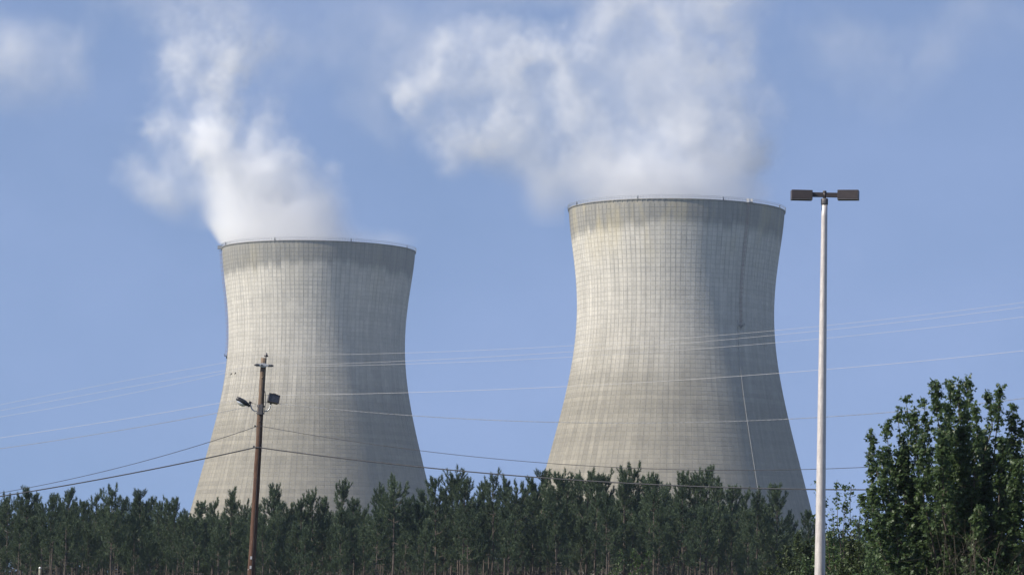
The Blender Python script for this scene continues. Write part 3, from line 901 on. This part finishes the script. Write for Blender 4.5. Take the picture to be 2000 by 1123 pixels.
# ------------------------------------------------------------------ broadleaf plants
def leaves_np(C, size, rng, up=.35, kind='maple'):
    n = len(C)
    nrm = rng.normal(size=(n, 3)); nrm[:, 2] = np.abs(nrm[:, 2]) + up; nrm /= np.linalg.norm(nrm, axis=1, keepdims=True)
    a = np.cross(nrm, rng.normal(size=(n, 3))); a /= np.linalg.norm(a, axis=1, keepdims=True)
    b = np.cross(nrm, a)
    s = size * (.65 + .6 * rng.random(n))[:, None]
    if kind == 'maple':
        tmpl = [(0, 0, 0), (.55, -.15, .05), (.42, .25, .1), (.62, .62, .0), (.12, .55, .12), (0, 1.0, -.05), (-.12, .55, .12), (-.62, .62, 0), (-.42, .25, .1), (-.55, -.15, .05)]
        f0 = [(0, 1, 2), (0, 2, 4), (2, 3, 4), (0, 4, 6), (4, 5, 6), (0, 6, 8), (6, 7, 8), (0, 8, 9)]
    else:
        tmpl = [(0, 0, 0), (.32, .4, .08), (0, 1, -.05), (-.32, .4, .08)]
        f0 = [(0, 1, 2), (0, 2, 3)]
    tm = np.array(tmpl)
    v = C[:, None] + s[:, None] * (tm[None, :, :1] * a[:, None] + (tm[None, :, 1:2] - .4) * b[:, None] + tm[None, :, 2:] * nrm[:, None])
    f = np.array(f0)[None] + (np.arange(n) * len(tm))[:, None, None]
    return v.reshape(-1, 3), f.reshape(-1, 3)


def limb_curve(p0, p1, rng, n=9, bow=.25, sag=0.0):
    p0, p1 = np.array(p0, float), np.array(p1, float)
    d = p1 - p0
    s = np.linspace(0, 1, n)
    h = d.copy(); h[2] = 0
    c = p0 + np.outer(s, d)
    c += np.outer(np.sin(s * PI) * bow, h)                 # out first, then up
    c[:, 2] -= np.sin(s * PI) * bow * .35 * np.linalg.norm(h) + sag * s * s
    c[1:-1] += rng.normal(0, .025 * np.linalg.norm(d) ** .5, (n - 2, 3))
    return c


def broadleaf(name, base, tips, label, cat, leafmat, barkmat, seed, leaf, per_m, r_base, r_tip, start=.35, trunk_r=.09, kind='maple', twig=(.12, .28), nleaf=(5, 9), group=None, fork=None, bow=.25, rtaper=1.0, side=0):
    """trunk, limbs to the given tips, leafy twigs all along the limbs"""
    rng = np.random.default_rng(seed)
    root = empty(name, base, label, cat, group)
    B = np.array(base)
    tr = MB(); C = []
    fork = fork or 1.2
    tr.tube([(0, 0, -.2), (.02, .01, fork * .5), (0, 0, fork)], [trunk_r * 1.25, trunk_r, trunk_r * .85], 8, False)
    for (tip, lr) in tips:
        tip = np.array(tip) - B
        z0 = fork * (.55 + .9 * rng.random())
        z0 = min(z0, max(.3, tip[2] * .6))
        c = limb_curve((0, 0, z0), tip, rng, bow=bow)
        n = len(c)
        L = np.linalg.norm(tip)
        tr.tube(c, np.linspace(trunk_r * .42, .006, n), 5, False)
        seg = np.linalg.norm(np.diff(c, axis=0), axis=1).sum()
        m = int(seg * per_m * (1 - start) * lr)
        if side:
            for k in range(int(seg * side)):
                t = start * .6 + (1 - start * .6) * rng.random() ** .9
                q = np.array([np.interp(t, np.linspace(0, 1, n), c[:, j]) for j in range(3)])
                ph = rng.random() * 2 * PI
                L2 = (.09 + .52 * (1 - t) ** 1.1) * lr * rng.uniform(.55, 1.15)
                d2 = np.array([math.cos(ph), math.sin(ph), .15 + .5 * rng.random()]); d2 /= np.linalg.norm(d2)
                ss = np.linspace(0, 1, 5)
                c2 = q + np.outer(ss * L2, d2); c2[:, 2] += .35 * L2 * ss ** 2
                tr.tube(c2, np.linspace(.009, .003, 5), 3, False)
                for w in range(int(2 + L2 * 13)):
                    u = rng.uniform(.25, 1.05)
                    e = q + d2 * L2 * u + np.array([0, 0, .35 * L2 * u * u])
                    C.append(e + rng.normal(0, .045, (rng.integers(3, 6), 3)))
            m = int(m * .22)
        for k in range(m):
            t = start + (1 - start) * rng.random()
            q = np.array([np.interp(t, np.linspace(0, 1, n), c[:, j]) for j in range(3)])
            rr = (r_tip + (r_base - r_tip) * ((1 - t) / (1 - start)) ** rtaper) * lr
            o = rng.normal(0, 1, 3); o /= np.linalg.norm(o)
            o = o * rr * rng.random() ** .45
            o[2] = o[2] * .8 + .06
            e = q + o
            if rng.random() < .3: tr.tube([q, q + o * .55 + (0, 0, .02), e], [.007, .005, .003], 3, False)
            nl = rng.integers(*nleaf)
            sp = rng.uniform(*twig)
            C.append(e + rng.normal(0, sp * .5, (nl, 3)) * np.array([1, 1, .8]))
    t_ = tr.build('trunk', barkmat, root, True)
    C = np.concatenate(C)
    v, f = leaves_np(C, leaf, rng, kind=kind)
    cr = link('crown', mesh_np('crown', v, f), leafmat, root)
    print(name, 'leaves', len(C), 'tris', len(f))
    return root


DM = 80.0
rr = random.Random(5)
mtips = []
for (px, py, lr) in [(1701, 834, .8), (1731, 819, .85), (1752, 794, .85), (1767, 768, .85), (1786, 790, .7), (1805, 777, .8), (1828, 740, 1.0), (1844, 788, .7), (1857, 741, .8), (1872, 738, 1.0), (1891, 734, 1.0),
                     (1903, 787, .9), (1931, 764, .8), (1953, 749, .9), (1980, 785, .9), (1998, 820, 1.0), (2022, 800, 1.0), (2050, 840, 1.0), (2074, 880, 1.0), (2090, 930, 1.0),
                     (1703, 900, .9), (1705, 945, .9), (1684, 962, .6), (1722, 870, 1.0), (1760, 850, 1.0), (1800, 840, 1.0), (1840, 840, 1.1), (1880, 820, 1.1), (1920, 840, 1.1), (1960, 850, 1.1), (1715, 1000, 1.0),
                     (1740, 960, 1.1), (1780, 920, 1.2), (1730, 1040, 1.1), (2070, 1000, 1.0), (2060, 1060, 1.0), (1990, 900, 1.1), (2020, 960, 1.1)]:
    for k in range(1 if lr < 1.05 else 2):
        dd = rr.uniform(-.9, .9) if py < 830 else rr.uniform(-1.7, 1.7)
        p = at(px, py + 8, DM + dd); mtips.append((p, lr))
mb_ = at(1885, 1100, DM)
for k in range(18):
    a = rr.uniform(0, 2 * PI); r = rr.uniform(.8, 2.0)
    mtips.append((Vector((mb_.x + r * math.cos(a), mb_.y + r * math.sin(a) * .95, rr.uniform(2.4, 4.7) - .25 * r)), 1.15))
broadleaf('maple_tree', (mb_.x, mb_.y, 0), mtips, 'big dark leafy maple with upright shoots at the right frame edge', 'tree', M['leaf'], M['twig'], 41, .078, 72, .44, .07, .28, .10, 'maple', (.05, .12), (5, 9), None, 1.1, .24, .8, 14)

# undergrowth that closes the wood off behind the trunks
def thicket(name, n, y0, y1, h, seed, mat, label, size):
    q = np.random.default_rng(seed)
    nc = n // 24
    cx = q.uniform(-52, 40 if y0 < 300 else 52, nc); cy = q.uniform(y0, y1, nc)
    hh = h * (.75 + .35 * np.sin(cx * .35 + seed) * np.sin(cx * .11) + .2 * q.random(nc))
    cz = hh * q.random(nc) ** .8
    Cq = np.repeat(np.stack([cx, cy, cz], -1), 24, 0) + q.normal(0, 1, (nc * 24, 3)) * np.array([.42, .42, .34])
    Cq[:, 2] = np.abs(Cq[:, 2])
    v, f = leaves_np(Cq, size, q, kind='oval')
    tag(link(name, mesh_np(name, v, f), mat), label, 'undergrowth', kind='stuff')
thicket('undergrowth', 120000, 318, 334, 7.4, 71, M['brush'], 'dark thicket closing off the far side of the pine wood', .42)
thicket('undergrowth', 26000, 262, 300, 5.2, 72, M['brush'], 'brownish brush between the pine trunks', .16)

# thin light green sapling behind the lamp pole
st = [(at(px, py, 112 + rr.uniform(-.5, .5)), lr) for px, py, lr in [(1596, 940, .7), (1635, 936, .8), (1650, 950, .8), (1664, 946, .7), (1680, 975, .7), (1610, 975, .8), (1625, 1000, .8), (1672, 1010, .9), (1655, 985, .8), (1590, 1010, .8), (1692, 1040, .9), (1600, 1050, .9), (1640, 1040, 1), (1660, 1060, 1)]]
sb = at(1644, 1100, 112)
broadleaf('sapling_tree', (sb.x, sb.y, 0), st, 'thin airy sapling with light green leaves right behind the pale lamp pole', 'tree', M['leaf_lite'], M['twig'], 43, .11, 17, .34, .10, .45, .045, 'oval', (.06, .14), (4, 8), None, 2.0, .15)

# shrubs along the right and one in front of the pines
def shrub(px, pt, dist, w, label, seed, mat='leaf_bush', leaf=.075, n=22, per=26, bark='twig', name='shrub', group=None):
    b = at(px, 1100, dist); top = at(px, pt, dist).z
    q = random.Random(seed)
    tips = []
    for k in range(n):
        a = q.uniform(0, 2 * PI); r = w * q.random() ** .6
        tips.append((Vector((b.x + r * math.cos(a), b.y + r * math.sin(a) * .8, top * (1 - .38 * (r / w) ** 1.6) * q.uniform(.72, 1.0))), 1.0))
    return broadleaf(name, (b.x, b.y, 0), tips, label, 'bush', M[mat], M[bark], seed, leaf, per, .34, .10, .3, .04, 'oval', (.06, .15), (5, 9), group, .5, .2)
shrub(1236, 1040, 150, 1.3, 'yellow-green leafy sapling standing before the pines under the right tower', 51, 'leaf_lite', .10, 14, 14)
shrub(1190, 1090, 160, 1.2, 'low dark bush left of the yellow-green sapling', 52, 'leaf_bush', .10, 14, 18)
shrub(1705, 995, 98, 1.5, 'tall green shrub filling the gap left of the maple', 53, 'leaf_bush', .10, 30, 40)
shrub(1760, 1010, 93, 1.7, 'dense green shrub under the left side of the maple', 54, 'leaf', .10, 30, 40)
shrub(1645, 1015, 116, 1.9, 'low dark shrub just right of the lamp pole foot', 55, 'leaf', .11, 34, 40)
shrub(1950, 1075, 74, 1.3, 'sunlit olive shrub in front of the maple at lower right', 56, 'leaf_lite', .055, 20, 26)
shrub(1840, 1085, 75, .8, 'small olive shrub with bare canes before the maple trunk', 57, 'leaf_lite', .05, 14, 16)
shrub(1900, 1000, 88, 2.2, 'dark shrub mass behind the maple trunk', 58, 'leaf', .085, 34, 30)
shrub(2040, 1020, 86, 1.6, 'dark shrub cut by the right frame edge behind the maple', 60, 'leaf', .085, 26, 30)
shrub(1560, 1030, 150, 2.2, 'low leafy bush left of the lamp pole under the last pines', 59, 'leaf_bush', .13, 30, 36)

# vine-hung stems in front of the maple, dead shrub before the pines
def bare_plant(name, px, pt, dist, n, spread, label, cat, seed, mat, r0=.012):
    rng = np.random.default_rng(seed)
    b = at(px, 1100, dist); top = at(px, pt, dist).z
    mbp = MB()
    def grow(p, d, L, r, lev):
        pts = [p]
        for k in range(5):
            d = d + rng.normal(0, .12, 3) + np.array([0, 0, .03]); d /= np.linalg.norm(d)
            pts.append(pts[-1] + d * L / 5)
        mbp.tube(pts, np.linspace(r, r * .35, 6), 4, False)
        if lev > 0:
            for k in range(4):
                q = pts[1 + k]; dd = d + rng.normal(0, .6, 3); dd[2] = abs(dd[2]); dd /= np.linalg.norm(dd)
                grow(q, dd, L * .45, r * .5, lev - 1)
    for k in range(n):
        a = rng.random() * 2 * PI
        d = np.array([math.cos(a) * spread, math.sin(a) * spread, 1.0]); d /= np.linalg.norm(d)
        grow(np.array([rng.normal(0, .06), rng.normal(0, .06), 0.]), d, top * (.75 + .3 * rng.random()), r0, 2)
    root = empty(name, (b.x, b.y, 0), label, cat)
    mbp.build('stems', mat, root)
    return root
M['pale_twig'] = mat_plain('pale_dry_twigs', (.12, .10, .078), .9, 0, 6, .3)
bare_plant('vine_tangle', 1905, 1020, 76.5, 7, .04, 'pale tangle of hanging vine stems in front of the maple', 'vine', 61, M['pale_twig'], .006)
bare_plant('bare_bush', 1853, 1040, 76, 4, .10, 'thin bare brown canes left of the vine tangle', 'bush', 62, M['pale_twig'], .007)
bare_plant('dead_bush', 800, 1085, 225, 7, .28, 'pale leafless bush standing before the pine trunks', 'bush', 63, M['pale_twig'], .014)
# small marker post at lower left
pb = at(78, 1108, 150)
root = empty('marker_post', (pb.x, pb.y, 0), 'short weathered post with white cap at lower left before the pines', 'post')
mb = MB(); mb.tube([(0, 0, -.1), (0, 0, pb.z - .06)], [.06, .05], 10); mb.build('shaft', M['post'], root, True)
mb = MB(); mb.lathe([(.055, pb.z - .03), (.055, pb.z - .01), (.04, pb.z + .02), (.001, pb.z + .035)], 10); mb.build('cap', M['cap'], root, True)

# ------------------------------------------------------------------ wooden utility pole
DP = 130.0
def pole_frame(name, ptop, pbot, dist, label, cat):
    T = at(*ptop, dist); Bq = at(*pbot, dist)
    d = (T - Bq).normalized()
    base = T - d * (T.z / d.z)
    root = empty(name, base, label, cat)
    root.rotation_euler = d.to_track_quat('Z', 'Y').to_euler()
    q = d.to_track_quat('Z', 'Y')
    # keep local x pointing right
    x = (Vector((1, 0, 0)) - d * d.x).normalized(); y = d.cross(x)
    Mx = Matrix((x, y, d)).transposed()
    root.rotation_euler = Mx.to_euler()
    inv = Mx.inverted()
    return root, base, (T - base).length, (lambda px, py, dy=0.0: inv @ (at(px, py, dist + dy) - base)), Mx

root, pbase, PH, loc_of, PM = pole_frame('wooden_utility_pole', (515, 699), (491, 1115), DP, 'brown wooden utility pole with crossarm and two floodlights', 'utility pole')
def pw(px, py, dy=0.0): return loc_of(px, py, dy)
mb = MB()
n = 24
zz = np.linspace(-.2, PH, n)
rngp = np.random.default_rng(3)
mb.tube([(rngp.normal(0, .004), rngp.normal(0, .004), z) for z in zz], np.linspace(.152, .105, n) * (1 + rngp.normal(0, .015, n)), 18)
mb.build('pole_shaft', M['wood'], root, True)
mb = MB(); mb.tube([(.03 + .003 * math.sin(z * 9), -.158 + .0028 * z, z) for z in np.arange(0.1, PH - .5, .5)], .007, 5); mb.build('ground_wire', M['cable'], root)
for z in (3.1, 3.45): 
    mb = MB(); mb.box((-.03, -.150, z), (.07, .008, .11)); mb.build('pole_tag', M['alu'], root)
mb = MB(); mb.box((-.115, -.075, loc_of(487, 1112).z), (.03, .03, .03), bevel=.008); mb.build('tag_nail', M['cap'], root)
# crossarm as galvanised bar with end insulators
cz = loc_of(517, 714).z
mb = MB(); mb.box((.03, -.15, cz), (.62, .07, .085), bevel=.012); mb.box((.0, -.13, cz), (.20, .06, .16), bevel=.01)
arm = mb.build('crossarm', M['galv'], root)
ins_prof = [(.0, -.17), (.03, -.17), (.035, -.13), (.06, -.12), (.035, -.09), (.062, -.07), (.035, -.04), (.058, -.02), (.03, .02), (.03, .06), (.0, .06)]
for s, x0 in ((-1, -.27), (1, .33)):
    mb = MB(); mb.lathe(ins_prof, 12, (x0, -.15, cz), np.array(Matrix.Rotation(s * PI / 2, 3, 'Y')).tolist() if s > 0 else np.array(Matrix.Rotation(-PI / 2, 3, 'Y')))
    mb.build('insulator', M['porcelain'], arm, True)
tz = loc_of(519, 700).z
mb = MB(); mb.tube([(.09, 0, PH - .2), (.09, 0, PH + .10)], .014, 6); mb.tube([(.09, 0, PH - .18), (.02, 0, PH - .18)], .012, 6)
pin = mb.build('insulator_pin', M['galv'], root)
mb = MB(); mb.lathe([(.0, .04), (.03, .04), (.085, .06), (.07, .10), (.04, .12), (.045, .15), (.03, .17), (.03, .19), (.0, .195)], 14, (.09, 0, PH)); mb.build('insulator', M['porcelain'], pin, True)
# clamp band for the lights
lz = loc_of(510, 800).z
mb = MB(); mb.lathe([(.135, lz - .16), (.150, lz - .16), (.150, lz - .11), (.135, lz - .11)], 18); mb.lathe([(.135, lz + .1), (.150, lz + .1), (.150, lz + .15), (.135, lz + .15)], 18)
mb.box((0, -.14, lz), (.16, .08, .38), bevel=.01)
mb.build('clamp_band', M['collar'], root)
# small junction box and conduit
mb = MB(); mb.tube([(.145, -.06, lz - .1), (.17, -.06, lz + .25), (.15, -.06, lz + .55), (.12, -.06, lz + .7)], .012, 6); mb.tube([(-.10, -.09, lz + .16), (-.3, -.1, lz + .22), (-.42, -.1, lz + .24)], .006, 5)
mb.build('feed_wire', M['cable'], root, True)
# bolts
for bz in (cz, loc_of(505, 832).z, loc_of(503, 872).z):
    mb = MB(); mb.tube([(-.04 if bz == cz else -.14, -.19 if bz == cz else -.02, bz), (-.04 if bz == cz else -.20, -.21 if bz == cz else -.02, bz)], .03, 8); mb.build('bolt', M['black'], root)
for kz, ks in ((loc_of(508, 823).z, .03), (loc_of(512, 738).z, .03)):
    mb = MB(); mb.lathe([(.001, .035), (ks, .03), (ks * 1.5, .0)], 8, (.0, -.105, kz), np.array(Matrix.Rotation(PI / 2, 3, 'X'))); mb.build('knot', M['wood'], root, True)

def floodlight(side):
    x = side
    # curved arm
    hold = MB()
    if side < 0:
        e = loc_of(490, 789); p0 = Vector((-.13, -.1, loc_of(503, 803).z))
    else:
        e = loc_of(529, 790); p0 = Vector((.13, -.1, loc_of(515, 803).z))
    pts = []
    for q in np.linspace(0, 1, 10):
        a = q * PI / 2
        pts.append((p0.x + (e.x - p0.x) * math.sin(a), -.1, p0.z + (e.z - p0.z) * (1 - math.cos(a)) - .02 * math.sin(q * PI)))
    hold.tube(pts, .024, 8)
    arm_ = hold.build('floodlight_arm', M['galv'], root, True)
    return e
# left light: long tapered hood seen from the side, pale lens turned down-left
e = floodlight(-1)
cl = loc_of(475, 785)
m_len = Vector((-.49, 0, .27)).normalized()
fl = MB()
ang = math.atan2(.30, -.42)
Rl = Matrix.Rotation(-math.radians(-38), 3, 'Y')           # local x axis turned down to the right
c0 = Vector((cl.x, -.1, cl.z + .0))
prof = [(.0, -.27), (.085, -.27), (.125, -.20), (.145, -.05), (.14, .08), (.10, .18), (.075, .22), (.07, .30), (.0, .30)]
ax = Vector((.80, 0, -.42)).normalized()
ay = Vector((0, 1, 0)); az = ax.cross(ay)
Rr = np.array([[ay.x, az.x, ax.x], [ay.y, az.y, ax.y], [ay.z, az.z, ax.z]])
fl.lathe(prof, 16, tuple(c0), Rr @ np.diag([1.05, .72, 1.0]))
fll = fl.build('floodlight', M['black'], root, True)
tag(fll, 'left floodlight, its silvery lens showing')
ln = MB()
lc = c0 + Vector((-.075, -.035, -.055))
Rlens = np.array([[az.x, ay.x, ax.x], [az.y, ay.y, ax.y], [az.z, ay.z, ax.z]])
lensn = (Vector((-.55, -.5, -.75))).normalized()
u_ = (ax - lensn * ax.dot(lensn)).normalized(); v_ = lensn.cross(u_)
RL = np.array([[v_.x, u_.x, lensn.x], [v_.y, u_.y, lensn.y], [v_.z, u_.z, lensn.z]])
ln.lathe([(.001, .085), (.05, .075), (.09, .045), (.112, .0), (.118, -.03)], 18, tuple(lc), RL @ np.diag([.85, 1.65, 1.0]))
gl = NT('silvered_lens'); gl.bsdf((.72, .74, .76), .18, .55, None, .6)
ln.build('lens', gl.m, fll, True)
mb = MB(); k1 = loc_of(489, 787); mb.box((k1.x, -.1, k1.z + .01), (.10, .10, .10), Matrix.Rotation(.45, 3, 'Y'), .012); mb.build('swivel', M['black'], fll)
# right light: boxy flood tilted back, dark glass to the camera
e2 = floodlight(1)
c2 = loc_of(534.5, 779.5)
Rb = Matrix.Rotation(math.radians(9), 3, 'Y') @ Matrix.Rotation(math.radians(14), 3, 'Z') @ Matrix.Rotation(math.radians(-14), 3, 'X')
c2v = Vector((c2.x, -.12, c2.z))
mb = MB(); mb.box(c2v, (.42, .20, .33), Rb, .035)
for k in range(5): mb.box(c2v + Rb @ Vector((-.15 + k * .075, .12, 0)), (.02, .07, .26), Rb)
mb.box(c2v + Rb @ Vector((0, 0, .185)), (.12, .12, .05), Rb, .01)
flr = mb.build('floodlight', M['black'], root)
tag(flr, 'right boxy floodlight with dark glass')
mb = MB()
for (cx, cz_, sx, sz) in ((0, .15, .42, .035), (0, -.15, .42, .035), (-.195, 0, .03, .265), (.195, 0, .03, .265)):
    mb.box(c2v + Rb @ Vector((cx, -.112, cz_)), (sx, .035, sz), Rb)
mb.build('bezel', M['bronze'], flr)
gd = NT('dark_glass'); gd.bsdf((.05, .055, .065), .12, 0, None, .6)
mb = MB(); mb.box(c2v + Rb @ Vector((0, -.104, 0)), (.358, .012, .264), Rb); mb.build('lens', gd.m, flr)
mb = MB()
for k in (-1, 0, 1): mb.box(c2v + Rb @ Vector((.0, -.114, k * .07)), (.355, .008, .008), Rb)
mb.build('lens_guard', M['collar'], flr)
mb = MB(); mb.tube([(e2.x, -.1, e2.z - .01), (e2.x + .01, -.11, c2.z - .13)], .034, 8); mb.build('swivel', M['black'], flr)

# ------------------------------------------------------------------ pale lamp pole
DLp = 100.0
root2, lbase, LH, lof, LM = pole_frame('lamp_pole', (1610.5, 388), (1601.3, 1115), DLp, 'tall pale metal lamp pole with two dark box lamps', 'street lamp')
mb = MB()
zz = np.linspace(-.1, LH - .05, 30)
mb.tube([(0, 0, z) for z in zz], np.interp(zz, [0, LH], [.168, .084]), 24)
mb.build('pole_shaft', M['shaft'], root2, True)
mb = MB(); mb.lathe([(.001, LH - .18), (.098, LH - .18), (.102, LH - .16), (.102, LH - .02), (.09, LH), (.001, LH)], 20); mb.build('collar', M['collar'], root2, True)
mb = MB(); mb.tube([(0, 0, LH - .01), (0, 0, LH + .20)], .045, 14); mb.lathe([(.001, LH + .225), (.05, LH + .22), (.055, LH + .20), (.055, LH + .17)], 14)
mb.build('tenon', M['bronze'], root2, True)
az_ = lof(1610, 381).z
for s in (-1, 1):
    mb = MB(); mb.box((s * .21, 0, az_), (.34, .07, .135), bevel=.008)
    mb.build('bracket_arm', M['bronze'], root2)
    c = lof(1565.5 if s < 0 else 1657, 381)
    th = math.radians(2 if s < 0 else -11)
    Rz = Matrix.Rotation(th, 3, 'Z')
    cc = Vector((c.x, 0, c.z + .005))
    mb = MB(); mb.box(cc, (.60, .34, .25), Rz, .008)
    lum = mb.build('box_lamp', M['bronze'], root2)
    mb = MB()
    for (q, w, d_) in ((Vector((0, -.155, -.14)), .60, .03), (Vector((0, .155, -.14)), .60, .03), (Vector((-.285, 0, -.14)), .03, .28), (Vector((.285, 0, -.14)), .03, .28)):
        mb.box(cc + Rz @ q, (w, d_, .026), Rz)
    mb.build('lamp_rim', M['collar'], lum)
    mb = MB(); mb.box(cc + Rz @ Vector((0, 0, -.131)), (.53, .27, .010), Rz); mb.build('lens', gd.m, lum)
mb = MB(); mb.box((0, 0, .02), (.62, .62, .06), bevel=.01)
for sx in (-1, 1):
    for sy in (-1, 1): mb.tube([(sx * .24, sy * .24, .04), (sx * .24, sy * .24, .14)], .02, 6)
mb.build('base_plate', M['shaft'], root2)

# ------------------------------------------------------------------ wires
def smooth_path(pts, n=90):
    """least squares sag curve through photo points -> 3-D points"""
    xs = np.array([p[0] for p in pts], float); ys = np.array([p[1] for p in pts], float)
    deg = 2 if len(pts) > 2 else 1
    w = np.ones(len(xs)); w[0] = 40
    pf = np.polynomial.Polynomial.fit(xs, ys, deg, w=w)
    return pf
def wire(name, left, right, r, mat, label, cat='cable', lat_y=0.0, twist=False, right_y=-14.0, left_y=10.0):
    """left, right: photo points starting at the pole"""
    pts = []
    pfl, pfr = smooth_path(left), smooth_path(right)
    for x in np.linspace(-420, left[0][0], 60):
        q = (left[0][0] - x) / 515
        pts.append(at(x, float(pfl(x)), DP + lat_y + left_y * q))
    gap_l, gap_r = left[0], right[0]
    for x in np.linspace(right[0][0], 2500, 120):
        q = (x - right[0][0]) / 1500
        pts.append(at(x, float(pfr(x)), DP + lat_y + right_y * q))
    mbw = MB()
    if not twist:
        mbw.tube(pts, r, 6)
    else:
        P = np.array([tuple(p) for p in pts]); L = np.concatenate([[0], np.cumsum(np.linalg.norm(np.diff(P, axis=0), axis=1))])
        s = np.arange(0, L[-1], .05)
        Q = np.stack([np.interp(s, L, P[:, k]) for k in range(3)], -1)
        for ph in (0, PI):
            off = np.stack([np.zeros_like(s), np.cos(s / .42 * 2 * PI + ph) * r, np.sin(s / .42 * 2 * PI + ph) * r], -1)
            mbw.tube(Q + off, r * .62, 4, False)
    o = mbw.build(name, mat, None, True)
    return tag(o, label, cat)

tp = (519, 695)
wire('power_line', [(519, 694), (439, 706), (272, 739), (151, 761), (0, 790)], [(519, 694), (792, 690), (1120, 676), (1400, 656), (1512, 645), (1700, 624), (2000, 592)], .0042, M['alu'], 'thin bright wire from the top insulator of the wooden pole', 'power line')
wire('power_line', [(497, 714), (439, 725), (272, 752), (151, 773), (0, 802)], [(539, 714), (650, 710), (792, 705), (1120, 687), (1400, 666), (1512, 653), (2000, 600)], .0044, M['alu'], 'upper of two bright wires leaving the crossarm of the wooden pole', 'power line', -.15)
wire('power_line', [(497, 715), (439, 736), (272, 763), (151, 786), (0, 815)], [(539, 716), (650, 714), (792, 711), (1120, 697), (1400, 680), (1512, 668), (2000, 619)], .0044, M['alu'], 'lower of two bright wires leaving the crossarm of the wooden pole', 'power line', -.17)
wire('power_line', [(508, 773), (433, 788.7), (272, 812), (0, 855)], [(512, 772), (640, 771), (798, 768), (1110, 755), (1300, 742), (1519, 729), (2000, 685)], .0060, M['alu'], 'single bright wire passing behind the floodlights of the wooden pole', 'power line', .12)
wire('guy_cable', [(508, 790), (427, 807), (200, 845), (0, 876)], [(516, 785), (600, 797), (805, 816), (950, 822), (1095, 825), (1330, 822), (1590, 812), (2000, 780)], .0085, M['grey_iron'], 'thin twisted cable looking dashed between the towers', 'cable', .12, True)
wire('telephone_cable', [(503, 832), (400, 866), (350, 880), (155, 932), (0, 962)], [(510, 832), (640, 858), (830, 884), (1065, 905), (1320, 915), (1565, 915), (1700, 909), (2000, 890)], .011, M['cable'], 'thin dark cable just above the thickest black cable', 'cable', -.10)
wire('telephone_cable', [(501, 873), (465, 880), (317, 911), (125, 950), (0, 968)], [(508, 874), (640, 888), (830, 913), (1060, 935), (1320, 948), (1590, 954), (1720, 955), (2000, 951)], .024, M['cable'], 'lowest and thickest black cable crossing in front of the pine tops', 'cable', -.12)

# two small birds on the left crossarm wire
def bird(px, py, label):
    p = at(px, py, DP + .9)
    root = empty('bird', p, label, 'bird', 'birds on the wire'); root.scale = (.6, .6, .6)
    mbb = MB(); mbb.lathe([(.001, -.06), (.022, -.05), (.036, -.01), (.034, .03), (.018, .06), (.001, .07)], 10, (0, 0, .045), np.array(Matrix.Rotation(.5, 3, 'Y')))
    mbb.build('body', M['feather'], root, True)
    mbb = MB(); mbb.lathe([(.001, -.02), (.017, -.01), (.019, .005), (.001, .022)], 8, (.035, 0, .108)); mbb.build('head', M['feather'], root, True)
    mbb = MB(); mbb.add([(.052, -.004, .108), (.052, .004, .108), (.052, 0, .114), (.07, 0, .107)], None, [(0, 1, 3), (1, 2, 3), (2, 0, 3)]); mbb.build('beak', M['black'], root)
    mbb = MB(); mbb.box((-.05, 0, .0), (.07, .022, .008), Matrix.Rotation(-.9, 3, 'Y')); mbb.build('tail', M['feather'], root)
bird(451.5, 732, 'tiny dark bird on the wire left of the wooden pole, farther one from the pole')
bird(459.5, 730.5, 'tiny dark bird on the wire left of the wooden pole, nearer one to the pole')
